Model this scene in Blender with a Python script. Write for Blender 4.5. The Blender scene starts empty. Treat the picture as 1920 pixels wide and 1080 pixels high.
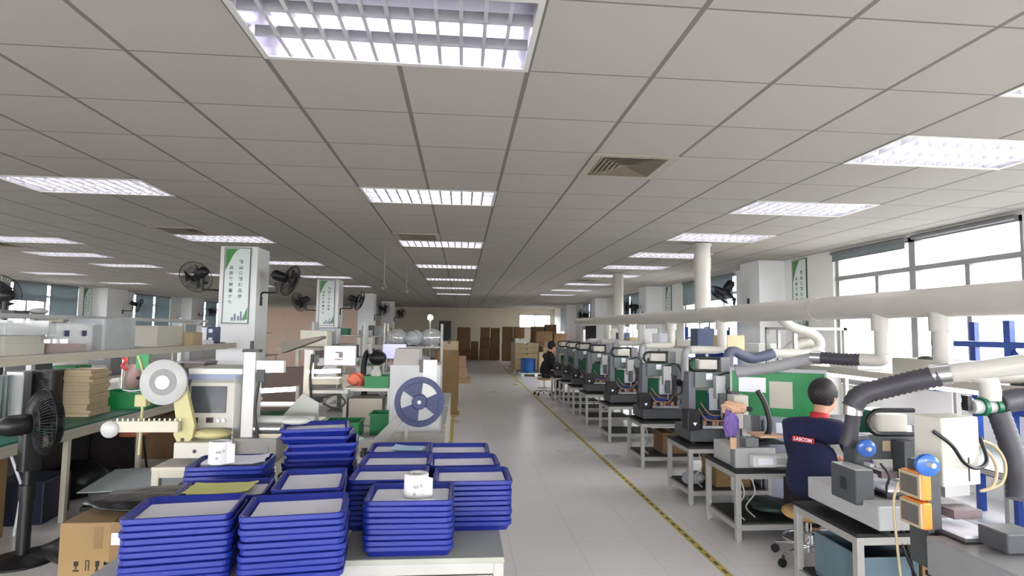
import bpy, bmesh, math, random
from mathutils import Vector, Matrix, Quaternion
R = random.Random(7)
SC = bpy.context.scene
COL = SC.collection
PI = math.pi

# ---------------------------------------------------------------- materials
def s2l(c):
    return tuple(((x/255)/12.92 if x/255 <= .04045 else ((x/255+.055)/1.055)**2.4) for x in c)

MATS = {}
def mat(name, rgb, rough=.5, metal=0., var=.06, vscale=6., trans=0., alpha=1., emit=None, estr=0., spec=.5, bump=0., bscale=60., ior=1.45):
    """procedural principled material; var = slight noise variation of the colour"""
    if name in MATS: return MATS[name]
    m = bpy.data.materials.new(name); m.use_nodes = True
    nt = m.node_tree; b = nt.nodes['Principled BSDF']
    c = s2l(rgb)
    tc = nt.nodes.new('ShaderNodeTexCoord')
    nz = nt.nodes.new('ShaderNodeTexNoise'); nz.inputs['Scale'].default_value = vscale; nz.inputs['Detail'].default_value = 4
    nt.links.new(tc.outputs['Object'], nz.inputs['Vector'])
    rp = nt.nodes.new('ShaderNodeValToRGB')
    rp.color_ramp.elements[0].position = .3; rp.color_ramp.elements[1].position = .7
    rp.color_ramp.elements[0].color = tuple(max(0, x*(1-var)) for x in c)+(1,)
    rp.color_ramp.elements[1].color = tuple(min(1, x*(1+var)) for x in c)+(1,)
    nt.links.new(nz.outputs['Fac'], rp.inputs['Fac'])
    nt.links.new(rp.outputs['Color'], b.inputs['Base Color'])
    b.inputs['Roughness'].default_value = rough
    b.inputs['Metallic'].default_value = metal
    b.inputs['Specular IOR Level'].default_value = spec
    b.inputs['Transmission Weight'].default_value = trans
    b.inputs['IOR'].default_value = ior
    b.inputs['Alpha'].default_value = alpha
    if emit:
        b.inputs['Emission Color'].default_value = s2l(emit)+(1,)
        b.inputs['Emission Strength'].default_value = estr
    if bump:
        n2 = nt.nodes.new('ShaderNodeTexNoise'); n2.inputs['Scale'].default_value = bscale
        nt.links.new(tc.outputs['Object'], n2.inputs['Vector'])
        bp = nt.nodes.new('ShaderNodeBump'); bp.inputs['Strength'].default_value = bump; bp.inputs['Distance'].default_value = .01
        nt.links.new(n2.outputs['Fac'], bp.inputs['Height']); nt.links.new(bp.outputs['Normal'], b.inputs['Normal'])
    MATS[name] = m
    return m

# ---------------------------------------------------------------- mesh builder
class MB:
    def __init__(s): s.v = []; s.f = []; s.sm = []; s.mi = []; s.m = 0
    def add(s, vs, fs, smooth=False, M=None):
        o = len(s.v)
        s.v += [tuple(M @ Vector(p)) if M is not None else tuple(p) for p in vs]
        for f in fs: s.f.append(tuple(o+i for i in f)); s.sm.append(smooth); s.mi.append(s.m)
        return s
    def box(s, x0, x1, y0, y1, z0, z1, M=None):
        vs = [(x0,y0,z0),(x1,y0,z0),(x1,y1,z0),(x0,y1,z0),(x0,y0,z1),(x1,y0,z1),(x1,y1,z1),(x0,y1,z1)]
        return s.add(vs, [(3,2,1,0),(4,5,6,7),(0,1,5,4),(1,2,6,5),(2,3,7,6),(3,0,4,7)], False, M)
    def cbox(s, c, sz, rz=0., rx=0., ry=0.):
        M = Matrix.Translation(c) @ Matrix.Rotation(rz,4,'Z') @ Matrix.Rotation(ry,4,'Y') @ Matrix.Rotation(rx,4,'X')
        a,b,d = sz[0]/2, sz[1]/2, sz[2]/2
        return s.box(-a,a,-b,b,-d,d,M)
    def rbox(s, x0, x1, y0, y1, z0, z1, r=.01, n=3, M=None, taper=0.):
        """box with rounded vertical edges; taper shrinks the foot"""
        def ring(z, t):
            out = []
            for cx, cy, a0 in ((x1-r-t,y1-r-t,0),(x0+r+t,y1-r-t,PI/2),(x0+r+t,y0+r+t,PI),(x1-r-t,y0+r+t,3*PI/2)):
                for k in range(n+1):
                    a = a0+k*PI/2/n; out.append((cx+r*math.cos(a), cy+r*math.sin(a), z))
            return out
        lo, hi = ring(z0, taper), ring(z1, 0); N = len(lo)
        s.add(lo+hi, [tuple(reversed(range(N))), tuple(range(N,2*N))], False, M)
        s.add(lo+hi, [(i,(i+1)%N,N+(i+1)%N,N+i) for i in range(N)], True, M)
        return s
    def cyl(s, p0, p1, r0, r1=None, n=16, caps=True):
        r1 = r0 if r1 is None else r1
        p0, p1 = Vector(p0), Vector(p1); d = (p1-p0)
        q = d.to_track_quat('Z','Y'); vs = []
        for p, r in ((p0,r0),(p1,r1)):
            for k in range(n):
                a = 2*PI*k/n; vs.append(p + q @ Vector((r*math.cos(a), r*math.sin(a), 0)))
        s.add(vs, [(i,(i+1)%n,n+(i+1)%n,n+i) for i in range(n)], True)
        if caps: s.add(vs, [tuple(reversed(range(n))), tuple(range(n,2*n))])
        return s
    def tube(s, pts, r, n=8, ribs=0., rib_len=.02, caps=True, closed=False):
        """sweep along points; ribs>0 = corrugated hose"""
        P = [Vector(p) for p in pts]
        if ribs:
            L = [0]
            for a,b in zip(P,P[1:]): L.append(L[-1]+(b-a).length)
            N = max(4,int(L[-1]/(rib_len/2))); Q = []
            j = 0
            for k in range(N+1):
                t = L[-1]*k/N
                while j < len(L)-2 and L[j+1] < t: j += 1
                u = (t-L[j])/max(1e-6, L[j+1]-L[j]); Q.append(P[j].lerp(P[j+1], min(1,u)))
            P = Q
        vs = []; prev = None; N = len(P)
        for i,p in enumerate(P):
            if closed: t = P[(i+1)%N]-P[i-1]
            else: t = P[min(i+1,N-1)]-P[max(i-1,0)]
            t.normalize()
            if prev is None:
                up = Vector((0,0,1)) if abs(t.z) < .9 else Vector((1,0,0))
                u = t.cross(up).normalized()
            else:
                u = (prev - t*prev.dot(t)).normalized()
            prev = u; w = t.cross(u)
            rr = (r if not callable(r) else r(i/max(1,N-1)))*(1+(ribs if (ribs and i%2) else 0))
            for k in range(n):
                a = 2*PI*k/n; vs.append(p+u*math.cos(a)*rr+w*math.sin(a)*rr)
        fs = []
        for i in range(N if closed else N-1):
            j = (i+1)%N
            for k in range(n):
                fs.append((i*n+k, i*n+(k+1)%n, j*n+(k+1)%n, j*n+k))
        s.add(vs, fs, True)
        if caps and not closed: s.add(vs, [tuple(reversed(range(n))), tuple(range((N-1)*n, N*n))])
        return s
    def lathe(s, prof, c=(0,0,0), axis=(0,0,1), n=24, caps=True):
        q = Vector(axis).to_track_quat('Z','Y'); c = Vector(c); vs = []
        for r,z in prof:
            for k in range(n):
                a = 2*PI*k/n; vs.append(c+q @ Vector((r*math.cos(a), r*math.sin(a), z)))
        m = len(prof); fs = []
        for i in range(m-1):
            for k in range(n): fs.append((i*n+k, i*n+(k+1)%n, (i+1)*n+(k+1)%n, (i+1)*n+k))
        s.add(vs, fs, True)
        if caps: s.add(vs, [tuple(reversed(range(n))), tuple(range((m-1)*n, m*n))])
        return s
    def ball(s, c, r, n=12, m=8, M=None):
        r = r if hasattr(r,'__len__') else (r,r,r); vs = []; fs = []
        for i in range(1,m):
            t = PI*i/m
            for k in range(n):
                a = 2*PI*k/n; vs.append((c[0]+r[0]*math.sin(t)*math.cos(a), c[1]+r[1]*math.sin(t)*math.sin(a), c[2]+r[2]*math.cos(t)))
        vs += [(c[0],c[1],c[2]+r[2]),(c[0],c[1],c[2]-r[2])]; T,B = len(vs)-2, len(vs)-1
        for k in range(n):
            fs.append((T,k,(k+1)%n)); fs.append((B,(m-2)*n+(k+1)%n,(m-2)*n+k))
            for i in range(m-2): fs.append((i*n+k,(i+1)*n+k,(i+1)*n+(k+1)%n,i*n+(k+1)%n))
        return s.add(vs, fs, True, M)
    def prism(s, poly, z0, z1, M=None):
        """polygon in xy extruded in z (M places it)"""
        n = len(poly); vs = [(x,y,z0) for x,y in poly]+[(x,y,z1) for x,y in poly]
        return s.add(vs, [tuple(reversed(range(n))), tuple(range(n,2*n))]+[(i,(i+1)%n,n+(i+1)%n,n+i) for i in range(n)], False, M)
    def quad(s, a, b, c, d): return s.add([a,b,c,d], [(0,1,2,3)])
    def mesh(s, name, mats):
        me = bpy.data.meshes.new(name)
        me.from_pydata(s.v, [], s.f)
        for m in (mats if isinstance(mats,(list,tuple)) else [mats]): me.materials.append(m)
        me.polygons.foreach_set('use_smooth', s.sm)
        me.polygons.foreach_set('material_index', s.mi)
        me.update(); return me

def link(name, me, parent=None):
    o = bpy.data.objects.new(name, me); COL.objects.link(o)
    if parent is not None: o.parent = parent
    return o
LABELS = {}
def tag(o, label, cat, group=None):
    o['label'] = label; o['category'] = cat
    if group: o['group'] = group
    if not 4 <= len(label.split()) <= 16: print('LABEL LEN', len(label.split()), label)
    if label in LABELS and not (group and LABELS[label] == group): print('DUP LABEL', label)
    LABELS[label] = group
    return o
def thing(name, label, cat, loc=(0,0,0), rz=0., group=None):
    o = bpy.data.objects.new(name, None); COL.objects.link(o)
    o.empty_display_size = .1; o.location = loc; o.rotation_euler = (0,0,rz)
    return tag(o, label, cat, group)
def part(name, mb, m, parent, label=None, bev=0., loc=None):
    o = link(name, mb.mesh(name, m) if isinstance(mb, MB) else mb, parent)
    if loc is not None: o.location = loc
    if label: o['label'] = label
    if bev: bevel(o, bev)
    return o
def single(name, mb, m, label, cat, loc=(0,0,0), rz=0., group=None, bev=0.):
    """a thing that is one mesh"""
    o = link(name, mb.mesh(name, m) if isinstance(mb, MB) else mb); o.location = loc; o.rotation_euler = (0,0,rz)
    if bev: bevel(o, bev)
    return tag(o, label, cat, group)
def struct(name, mb, m, bev=0.):
    o = link(name, mb.mesh(name, m)); o['kind'] = 'structure'
    if bev: bevel(o, bev)
    return o
def bevel(o, w, seg=2):
    md = o.modifiers.new('edge', 'BEVEL'); md.width = w; md.segments = seg; md.limit_method = 'ANGLE'; md.angle_limit = .7
    return o
def dup(root, label, loc, rz=None, group=None, skip=()):
    r = root.copy(); COL.objects.link(r); r.location = loc
    if rz is not None: r.rotation_euler = (0,0,rz)
    if 'group' in r.keys() and not group: pass
    tag(r, label, r['category'], group or r.get('group'))
    for ch in list(root.children):
        if ch.name.split('.')[0] in skip: continue
        c = ch.copy(); COL.objects.link(c); c.parent = r
        for g in list(ch.children):
            d = g.copy(); COL.objects.link(d); d.parent = c
    return r
def curve(pts, n=10):
    """Catmull-Rom through points"""
    P = [Vector(p) for p in pts]; P = [P[0]*2-P[1]]+P+[P[-1]*2-P[-2]]; out = []
    for i in range(1,len(P)-2):
        for k in range(n):
            t = k/n; a,b,c,d = P[i-1],P[i],P[i+1],P[i+2]
            out.append(.5*((2*b)+(c-a)*t+(2*a-5*b+4*c-d)*t*t+(3*b-a-3*c+d)*t**3))
    out.append(P[-2]); return out
def text_mesh(txt, size, depth=.0006, align='CENTER', bold=False):
    cu = bpy.data.curves.new('lettering', 'FONT'); cu.body = txt; cu.size = size; cu.extrude = depth
    cu.align_x = align; cu.align_y = 'CENTER'
    if bold: cu.offset = size*.02
    o = bpy.data.objects.new('lettering', cu); COL.objects.link(o)
    dg = bpy.context.evaluated_depsgraph_get()
    me = bpy.data.meshes.new_from_object(o.evaluated_get(dg))
    bpy.data.objects.remove(o); bpy.data.curves.remove(cu)
    return me
def lettering(name, txt, size, m, parent, M, label=None, bold=False):
    me = text_mesh(txt, size, bold=bold); me.materials.clear(); me.materials.append(m); me.transform(M)
    o = link(name, me, parent)
    if label: o['label'] = label
    return o
NTH = ['top','second','third','fourth','fifth','sixth','seventh','eighth','ninth','tenth','eleventh','twelfth','thirteenth']
def Rx(a): return Matrix.Rotation(a,4,'X')
def Ry(a): return Matrix.Rotation(a,4,'Y')
def Rz(a): return Matrix.Rotation(a,4,'Z')
def Tr(*p): return Matrix.Translation(p)
# ---------------------------------------------------------------- palette
M_WALL  = mat('wall_paint', (230,230,226), .8, var=.02, vscale=2)
M_WALLW = mat('warm_wall_paint', (216,208,190), .8, var=.02, vscale=2)
M_COLUMN= mat('column_paint', (238,238,240), .7, var=.02)
M_WHITE = mat('white_metal', (206,206,204), .4, var=.02)
M_FRAME = mat('window_frame_grey', (150,150,152), .45, var=.03)
M_ALU   = mat('aluminium_profile', (168,166,162), .4, metal=.3, var=.04)
M_CREAM = mat('cream_painted_steel', (186,180,165), .5, var=.04)
M_LIGHTG= mat('light_grey_paint', (172,172,172), .45, var=.04)
M_MIDG  = mat('mid_grey_paint', (120,120,122), .45, var=.05)
M_DARKG = mat('dark_grey_hammer_paint', (70,72,75), .45, var=.08, vscale=20)
M_COLG  = mat('slate_grey_paint', (98,100,106), .45, var=.06, vscale=15)
M_GREENG= mat('grey_green_paint', (98,108,105), .5, var=.06, vscale=15)
M_BLACK = mat('black_plastic', (22,22,24), .4, var=.1)
M_RUBBER= mat('black_rubber', (18,18,18), .7, var=.1)
M_MAT   = mat('black_rubber_mat', (30,33,32), .6, var=.1)
M_STEEL = mat('brushed_steel', (190,190,192), .28, metal=.9, var=.05)
M_CHROME= mat('chrome', (220,220,222), .12, metal=1., var=.02)
M_TRAY  = mat('blue_tray_plastic', (24,37,120), .32, var=.06, vscale=3)
M_PAPER = mat('white_paper', (236,236,246), .85, var=.015)
M_ROLL  = mat('roll_paper', (196,194,196), .8, var=.02)
M_YPAPER= mat('yellow_paper', (206,206,134), .85, var=.03)
M_BPAPER= mat('pale_blue_paper', (170,200,222), .85, var=.03)
M_CARD  = mat('brown_cardboard', (130,106,70), .85, var=.07, vscale=4)
M_CARD2 = mat('dark_brown_cardboard', (124,96,68), .85, var=.08, vscale=4)
M_CARD3 = mat('pale_cardboard', (176,158,128), .85, var=.06, vscale=4)
M_TAPE  = mat('packing_tape', (112,84,48), .3, var=.05)
M_INK   = mat('black_print', (34,28,22), .8)
M_GREEN = mat('green_plastic', (8,122,62), .4, var=.05)
M_DGREEN= mat('dark_green_plastic', (14,92,62), .4, var=.08)
M_ESD   = mat('green_bench_mat', (38,104,84), .5, var=.08, vscale=5)
M_BLUE  = mat('reel_blue', (18,30,78), .4, var=.05)
M_RACK  = mat('rack_blue', (28,62,140), .4, var=.05)
M_NAVY  = mat('navy_cloth', (28,32,66), .9, var=.15, vscale=14, bump=.3, bscale=40)
M_PIPE  = mat('grey_white_pvc', (188,184,176), .35, var=.03, vscale=3)
M_HOSEG = mat('grey_corrugated_hose', (150,150,152), .5, var=.06)
M_HOSED = mat('dark_corrugated_hose', (62,60,66), .5, var=.08)
M_HOSEB = mat('slate_hose', (86,90,110), .5, var=.08)
M_ORANGE= mat('orange_plastic', (232,140,62), .4, var=.05)
M_GLASSG= mat('grey_meter_glass', (96,92,90), .15, var=.1)
M_BAG   = mat('black_bin_bag', (11,11,13), .4, var=.2, vscale=10, bump=.6, bscale=18)
M_RED   = mat('red_plastic', (178,52,48), .45, var=.06)
M_TAPEY = mat('yellow_floor_tape', (196,178,96), .55, var=.12, vscale=9)
M_TAPEK = mat('black_floor_tape', (96,88,70), .55, var=.2, vscale=9)
M_BLIND = mat('grey_blind_fabric', (150,160,164), .8, var=.04)
def _translucent(m, k):
    nt = m.node_tree; b = nt.nodes['Principled BSDF']; out = [n for n in nt.nodes if n.type=='OUTPUT_MATERIAL'][0]
    tr = nt.nodes.new('ShaderNodeBsdfTranslucent'); mx = nt.nodes.new('ShaderNodeMixShader'); mx.inputs[0].default_value = k
    tr.inputs[0].default_value = s2l((120,130,134))+(1,)
    nt.links.new(b.outputs[0], mx.inputs[1]); nt.links.new(tr.outputs[0], mx.inputs[2]); nt.links.new(mx.outputs[0], out.inputs[0])
_translucent(M_BLIND, .4)
M_SKIN  = mat('skin', (198,146,120), .55, var=.05)
M_HAIR  = mat('black_hair', (28,24,24), .55, var=.3, vscale=60, bump=.5, bscale=90)
M_PURPLE= mat('purple_cloth', (118,94,160), .85, var=.08)
M_TAN   = mat('tan_cloth', (206,166,136), .85, var=.08)
M_WOOD  = mat('pallet_wood', (176,150,114), .8, var=.12, vscale=8)
M_SHELF = mat('shelf_laminate', (186,180,168), .5, var=.03)
M_SPOOL = mat('spool_blue_translucent', (80,130,220), .2, var=.1, trans=.35)
M_MILK  = mat('milky_plastic', (190,190,188), .35, var=.03, trans=.15)
M_FEED  = mat('yellowed_plastic', (178,170,122), .5, var=.06)
M_IVORY = mat('ivory_enclosure', (186,182,172), .45, var=.04)
M_SCRDK = mat('dark_screen', (70,74,78), .15, var=.15, vscale=12)
M_SCR   = mat('lit_screen', (60,58,62), .3, emit=(240,228,250), estr=.42, var=.0)
M_SCRB  = mat('lit_screen_blue', (58,58,64), .3, emit=(205,205,250), estr=.42, var=.0)
M_LED   = mat('led_tube_lit', (255,250,255), .3, emit=(250,236,255), estr=7., var=.0)
M_TUBE  = mat('fluorescent_lit', (255,250,255), .3, emit=(246,238,255), estr=9., var=.0)
M_TUBEFILL=mat('fluorescent_fill', (250,250,250), .3, emit=(255,250,250), estr=6., var=.0)  # glow added to tubes that look unlit, to fill the room
M_REFL  = mat('satin_reflector', (176,176,184), .3, metal=.6, var=.02)
M_LOUVR = mat('satin_louver', (196,196,204), .35, metal=.25, var=.02)
M_SLAT  = mat('vent_slat', (120,113,98), .6, var=.03)
M_VENT  = mat('vent_beige', (164,158,146), .6, var=.03)
M_VENTD = mat('vent_dark', (26,23,19), .8, var=.1)
M_SIGNW = mat('poster_pale', (222,232,228), .35, var=.02)
M_SIGNG = mat('poster_green', (70,140,70), .35, var=.05)
M_SIGNT = mat('poster_text', (92,104,108), .5)
M_LOGOR = mat('logo_red', (176,40,48), .6)
M_SLATE = mat('cool_grey_plate', (160,172,172), .45, var=.04)
M_BINDER= mat('binder_slate', (64,74,104), .5, var=.06)
M_SALMON= mat('salmon_plastic', (206,110,90), .5, var=.06)
M_CLEAR = mat('clear_plastic', (235,238,240), .12, var=.01, trans=.92, ior=1.1)
M_GLASS = mat('window_glass', (245,250,248), .02, var=.0, trans=1., ior=1.01)
M_FILMB = mat('grey_film_bag', (182,184,188), .25, var=.06, trans=.25, bump=.4, bscale=20)
M_TANKB = mat('blue_drum', (36,82,150), .35, var=.05)
M_COAT  = mat('black_cloth', (34,30,32), .9, var=.2, vscale=10, bump=.3, bscale=30)

def ceiling_mat():
    m = bpy.data.materials.new('ceiling_tile'); m.use_nodes = True; nt = m.node_tree; b = nt.nodes['Principled BSDF']
    L = nt.links.new; N = nt.nodes.new
    tc = N('ShaderNodeTexCoord'); sx = N('ShaderNodeSeparateXYZ'); L(tc.outputs['Object'], sx.inputs[0])
    def mth(op, a, bv=None, c=None):
        n = N('ShaderNodeMath'); n.operation = op
        for i,x in enumerate((a,bv,c)):
            if x is None: continue
            if isinstance(x,(int,float)): n.inputs[i].default_value = x
            else: L(x, n.inputs[i])
        return n.outputs[0]
    outs = []
    for ax, off, w in (('X', .287, .024), ('Y', 2.023, .010)):
        t = mth('DIVIDE', mth('SUBTRACT', sx.outputs[ax], off), .6)
        fr = mth('FRACT', mth('ADD', t, .5)); d = mth('MULTIPLY', mth('ABSOLUTE', mth('SUBTRACT', fr, .5)), .6)
        outs.append(mth('LESS_THAN', d, w/2))
    bar_shade = mth('MAXIMUM', outs[0], outs[1])  # grid bars with the shade of the tile reveal put into their colour
    # per-tile tone
    fx = mth('FLOOR', mth('DIVIDE', mth('SUBTRACT', sx.outputs['X'], .287), .6)); fy = mth('FLOOR', mth('DIVIDE', mth('SUBTRACT', sx.outputs['Y'], 2.023), .6))
    cx = N('ShaderNodeCombineXYZ'); L(fx, cx.inputs[0]); L(fy, cx.inputs[1])
    wn = N('ShaderNodeTexWhiteNoise'); wn.noise_dimensions = '3D'; L(cx.outputs[0], wn.inputs['Vector'])
    nz = N('ShaderNodeTexNoise'); nz.inputs['Scale'].default_value = 140; nz.inputs['Detail'].default_value = 3; L(tc.outputs['Object'], nz.inputs['Vector'])
    v = mth('ADD', mth('MULTIPLY', wn.outputs['Value'], .04), mth('MULTIPLY', nz.outputs['Fac'], .03))
    mx = N('ShaderNodeMixRGB'); mx.blend_type = 'MIX'
    base = N('ShaderNodeMixRGB'); base.inputs[1].default_value = s2l((170,166,160))+(1,); base.inputs[2].default_value = s2l((216,211,202))+(1,)
    L(v, base.inputs[0]); L(bar_shade, mx.inputs[0]); L(base.outputs[0], mx.inputs[1]); mx.inputs[2].default_value = s2l((120,117,112))+(1,)
    L(mx.outputs[0], b.inputs['Base Color']); b.inputs['Roughness'].default_value = .9; b.inputs['Specular IOR Level'].default_value = .1
    return m
def floor_mat():
    m = bpy.data.materials.new('floor_tile'); m.use_nodes = True; nt = m.node_tree; b = nt.nodes['Principled BSDF']
    L = nt.links.new; N = nt.nodes.new
    tc = N('ShaderNodeTexCoord'); sx = N('ShaderNodeSeparateXYZ'); L(tc.outputs['Object'], sx.inputs[0])
    def mth(op, a, bv=None):
        n = N('ShaderNodeMath'); n.operation = op
        for i,x in enumerate((a,bv)):
            if x is None: continue
            if isinstance(x,(int,float)): n.inputs[i].default_value = x
            else: L(x, n.inputs[i])
        return n.outputs[0]
    outs = []
    for ax, off in (('X', .92), ('Y', 4.06)):
        fr = mth('FRACT', mth('ADD', mth('DIVIDE', mth('SUBTRACT', sx.outputs[ax], off), .52), .5))
        outs.append(mth('LESS_THAN', mth('MULTIPLY', mth('ABSOLUTE', mth('SUBTRACT', fr, .5)), .52), .0022))
    seam = mth('MAXIMUM', outs[0], outs[1])
    n1 = N('ShaderNodeTexNoise'); n1.inputs['Scale'].default_value = .8; n1.inputs['Detail'].default_value = 2; n1.inputs['Roughness'].default_value = .5; L(tc.outputs['Object'], n1.inputs['Vector'])
    n2 = N('ShaderNodeTexNoise'); n2.inputs['Scale'].default_value = 30; n2.inputs['Detail'].default_value = 4; L(tc.outputs['Object'], n2.inputs['Vector'])
    r = N('ShaderNodeValToRGB'); r.color_ramp.elements[0].position = .25; r.color_ramp.elements[1].position = .75
    r.color_ramp.elements[0].color = s2l((222,220,220))+(1,); r.color_ramp.elements[1].color = s2l((232,230,229))+(1,); L(n1.outputs['Fac'], r.inputs[0])
    m2 = N('ShaderNodeMixRGB'); m2.inputs[2].default_value = s2l((176,172,168))+(1,); L(r.outputs[0], m2.inputs[1])
    L(mth('MULTIPLY', n2.outputs['Fac'], .10), m2.inputs[0])
    mx = N('ShaderNodeMixRGB'); L(mth('MULTIPLY', seam, .32), mx.inputs[0]); L(m2.outputs[0], mx.inputs[1]); mx.inputs[2].default_value = s2l((120,114,108))+(1,)
    L(mx.outputs[0], b.inputs['Base Color'])
    rr = N('ShaderNodeMapRange'); rr.inputs[1].default_value = .3; rr.inputs[2].default_value = .7; rr.inputs[3].default_value = .27; rr.inputs[4].default_value = .31
    L(n1.outputs['Fac'], rr.inputs[0]); L(rr.outputs[0], b.inputs['Roughness'])
    return m
# ---------------------------------------------------------------- see-through film materials
def film(name, rgb, opacity, rough=.15, gloss=.08):
    m = bpy.data.materials.new(name); m.use_nodes = True; nt = m.node_tree
    for n in list(nt.nodes): nt.nodes.remove(n)
    N = nt.nodes.new; L = nt.links.new
    out = N('ShaderNodeOutputMaterial'); tr = N('ShaderNodeBsdfTransparent'); gl = N('ShaderNodeBsdfGlossy'); df = N('ShaderNodeBsdfDiffuse')
    gl.inputs['Roughness'].default_value = rough; df.inputs['Color'].default_value = s2l(rgb)+(1,)
    nz = N('ShaderNodeTexNoise'); nz.inputs['Scale'].default_value = 9; mr = N('ShaderNodeMapRange')
    mr.inputs[3].default_value = opacity*.7; mr.inputs[4].default_value = opacity*1.3; L(nz.outputs['Fac'], mr.inputs[0])
    m1 = N('ShaderNodeMixShader'); m2 = N('ShaderNodeMixShader'); L(mr.outputs[0], m1.inputs[0]); L(tr.outputs[0], m1.inputs[1]); L(df.outputs[0], m1.inputs[2])
    lw = N('ShaderNodeLayerWeight'); lw.inputs['Blend'].default_value = .2
    mu = N('ShaderNodeMath'); mu.operation = 'MULTIPLY_ADD'; mu.inputs[1].default_value = .3; mu.inputs[2].default_value = gloss; L(lw.outputs['Fresnel'], mu.inputs[0])
    L(mu.outputs[0], m2.inputs[0]); L(m1.outputs[0], m2.inputs[1]); L(gl.outputs[0], m2.inputs[2]); L(m2.outputs[0], out.inputs[0])
    return m
M_PANE = film('window_pane', (240,250,245), .03, .02, .03)
M_CLEARBOX = film('clear_plastic_box', (225,226,230), .22)
M_CLEARBAG = film('clear_plastic_bag', (225,228,232), .3, .12, .16)
M_ACRYL = film('acrylic_cover', (220,224,226), .16)
M_MESHF = film('fan_guard_haze', (40,40,44), .22)

XR, XL, YB, YF, HC = 5.4, -12.35, 33.5, -8.0, 2.866
GX, GY, GS = .287, 2.023, .6
# ---- floor and ceiling
f = struct('floor', MB().box(XL-.2, XR+.2, YF-.2, YB+.2, -.12, 0), floor_mat())
# luminaires: (first column, row) -- each two tiles wide; vents: (column,row)
LUM = [(-2,0),(-2,5),(-2,10),(-2,15),(-2,20),(-2,25),(-2,30),
       (-7,5),(-7,10),(-7,15),(-7,20),(-7,25),(-12,11),(-13,14),(-13,17),(-12,20),(-18,21),(-18,26),(-12,26),
       (-2,-5),(-2,-10),(-7,0),(-7,-5),(-7,-10),(4,-5),(4,-10),(4,0),(4,2),(4,5),(4,8),(4,11),(4,14),(4,17),(4,21),(4,25),(4,29)]
VENT = [(1,3),(-2,9),(-7,9),(4,19),(-13,12)]
SKIP = {(c+d,r) for c,r in LUM for d in (0,1)} | set(VENT)
cb = MB()
for i in range(-22,10):
    for j in range(-18,54):
        if (i,j) in SKIP: continue
        x0,x1 = max(GX+GS*i,XL), min(GX+GS*(i+1),XR); y0,y1 = max(GY+GS*j,YF), min(GY+GS*(j+1),YB)
        if x1-x0 < .001 or y1-y0 < .001: continue
        cb.quad((x0,y0,HC),(x0,y1,HC),(x1,y1,HC),(x1,y0,HC))
cb.box(XL-.2, XR+.2, YF-.2, YB+.2, 3.2, 3.35)
struct('ceiling', cb, ceiling_mat())

# ---- walls with window openings
Z0, Z1 = .95, 2.84
WR = [(-6.9,-4.1),(-.6,2.1),(2.2,4.98),(5.09,7.97),(10.97,13.7),(16.7,19.5),(22.6,25.4),(28.4,31.2)]  # opening on the near side of the big window is unseen, added for daylight
WL = [(-6.9,-4.1),(-.6,2.2),(5.0,7.8),(11.0,13.8),(16.9,19.75),(22.9,25.65),(28.9,31.7)]
def wall_x(name, xa, xb, wins, m):
    b = MB(); y = YF-.2
    for a,c in wins+[(YB+.2,None)]:
        b.box(xa,xb,y,a,0,3.2)
        if c is None: break
        b.box(xa,xb,a,c,0,Z0); b.box(xa,xb,a,c,Z1,3.2); y = c
    return struct(name, b, m)
wall_x('wall_right', XR, XR+.2, WR, M_WALL)
wall_x('wall_left', XL-.2, XL, WL, M_WALL)
b = MB(); bw = (3.3,5.2,1.75,2.55)
b.box(XL-.2, bw[0], YB, YB+.2, 0, 3.2); b.box(bw[1], XR+.2, YB, YB+.2, 0, 3.2); b.box(bw[0],bw[1],YB,YB+.2,0,bw[2]); b.box(bw[0],bw[1],YB,YB+.2,bw[3],3.2)
struct('wall_back', b, M_WALLW)
WF = [(-11.6,-8.4),(-7.6,-4.4),(-3.6,-.4),(.6,3.8)]
b = MB(); x = XL-.2
for a,c in WF+[(XR+.2,None)]:
    b.box(x,a,YF-.2,YF,0,3.2)
    if c is None: break
    b.box(a,c,YF-.2,YF,0,Z0); b.box(a,c,YF-.2,YF,Z1,3.2); x = c
struct('wall_front', b, M_WALL)
# low partition at the back left with a warm painted face, beyond the columns
struct('wall_partition', MB().box(-8.6,-3.9,24.2,24.32,0,2.42), mat('warm_partition', (226,200,184), .8, var=.03))
wn = 0
def window_x(xw, side, y0, y1, lower, frame=M_FRAME):
    """side=+1: right wall"""
    global wn; wn += 1
    b = MB(); t = .03; xa, xb = (xw+.04, xw+.12) if side > 0 else (xw-.12, xw-.04)
    zt = 2.42
    for y in (y0, (y0+y1)/2-.05, y1-.07): b.box(xa,xb,y,y+(.1 if y0<y<y1-.1 else .07),Z0,Z1)
    b.box(xa,xb,y0,y1,Z0,Z0+.07); b.box(xa,xb,y0,y1,Z1-.06,Z1); b.box(xa-.01,xb+.01,y0,y1,zt,zt+.06)
    for y in lower: b.box(xa+.01,xb-.01,y-.03,y+.03,Z0,zt)
    o = struct('window_%d' % wn, b, frame)
    xm = (xa+xb)/2
    part('pane', MB().box(xm-.003,xm+.003,y0+.02,y1-.02,Z0+.02,Z1-.02), M_PANE, o)
    part('window_sill', MB().box(xw-.05 if side>0 else xw-.02, xw+.02 if side>0 else xw+.05, y0, y1, Z0-.03, Z0), M_WHITE, o)
    return o
for k,(a,c) in enumerate(WR): window_x(XR, 1, a, c, (a+.68*(c-a)/2.85, c-.82))
for k,(a,c) in enumerate(WL): window_x(XL, -1, a, c, (a+.7, c-.7))
wn += 1
b = MB()
for x in (bw[0], (bw[0]+bw[1])/2-.03, bw[1]-.06): b.box(x,x+.06,YB+.04,YB+.1,bw[2],bw[3])
b.box(bw[0],bw[1],YB+.04,YB+.1,bw[2],bw[2]+.06); b.box(bw[0],bw[1],YB+.04,YB+.1,bw[3]-.06,bw[3])
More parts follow.
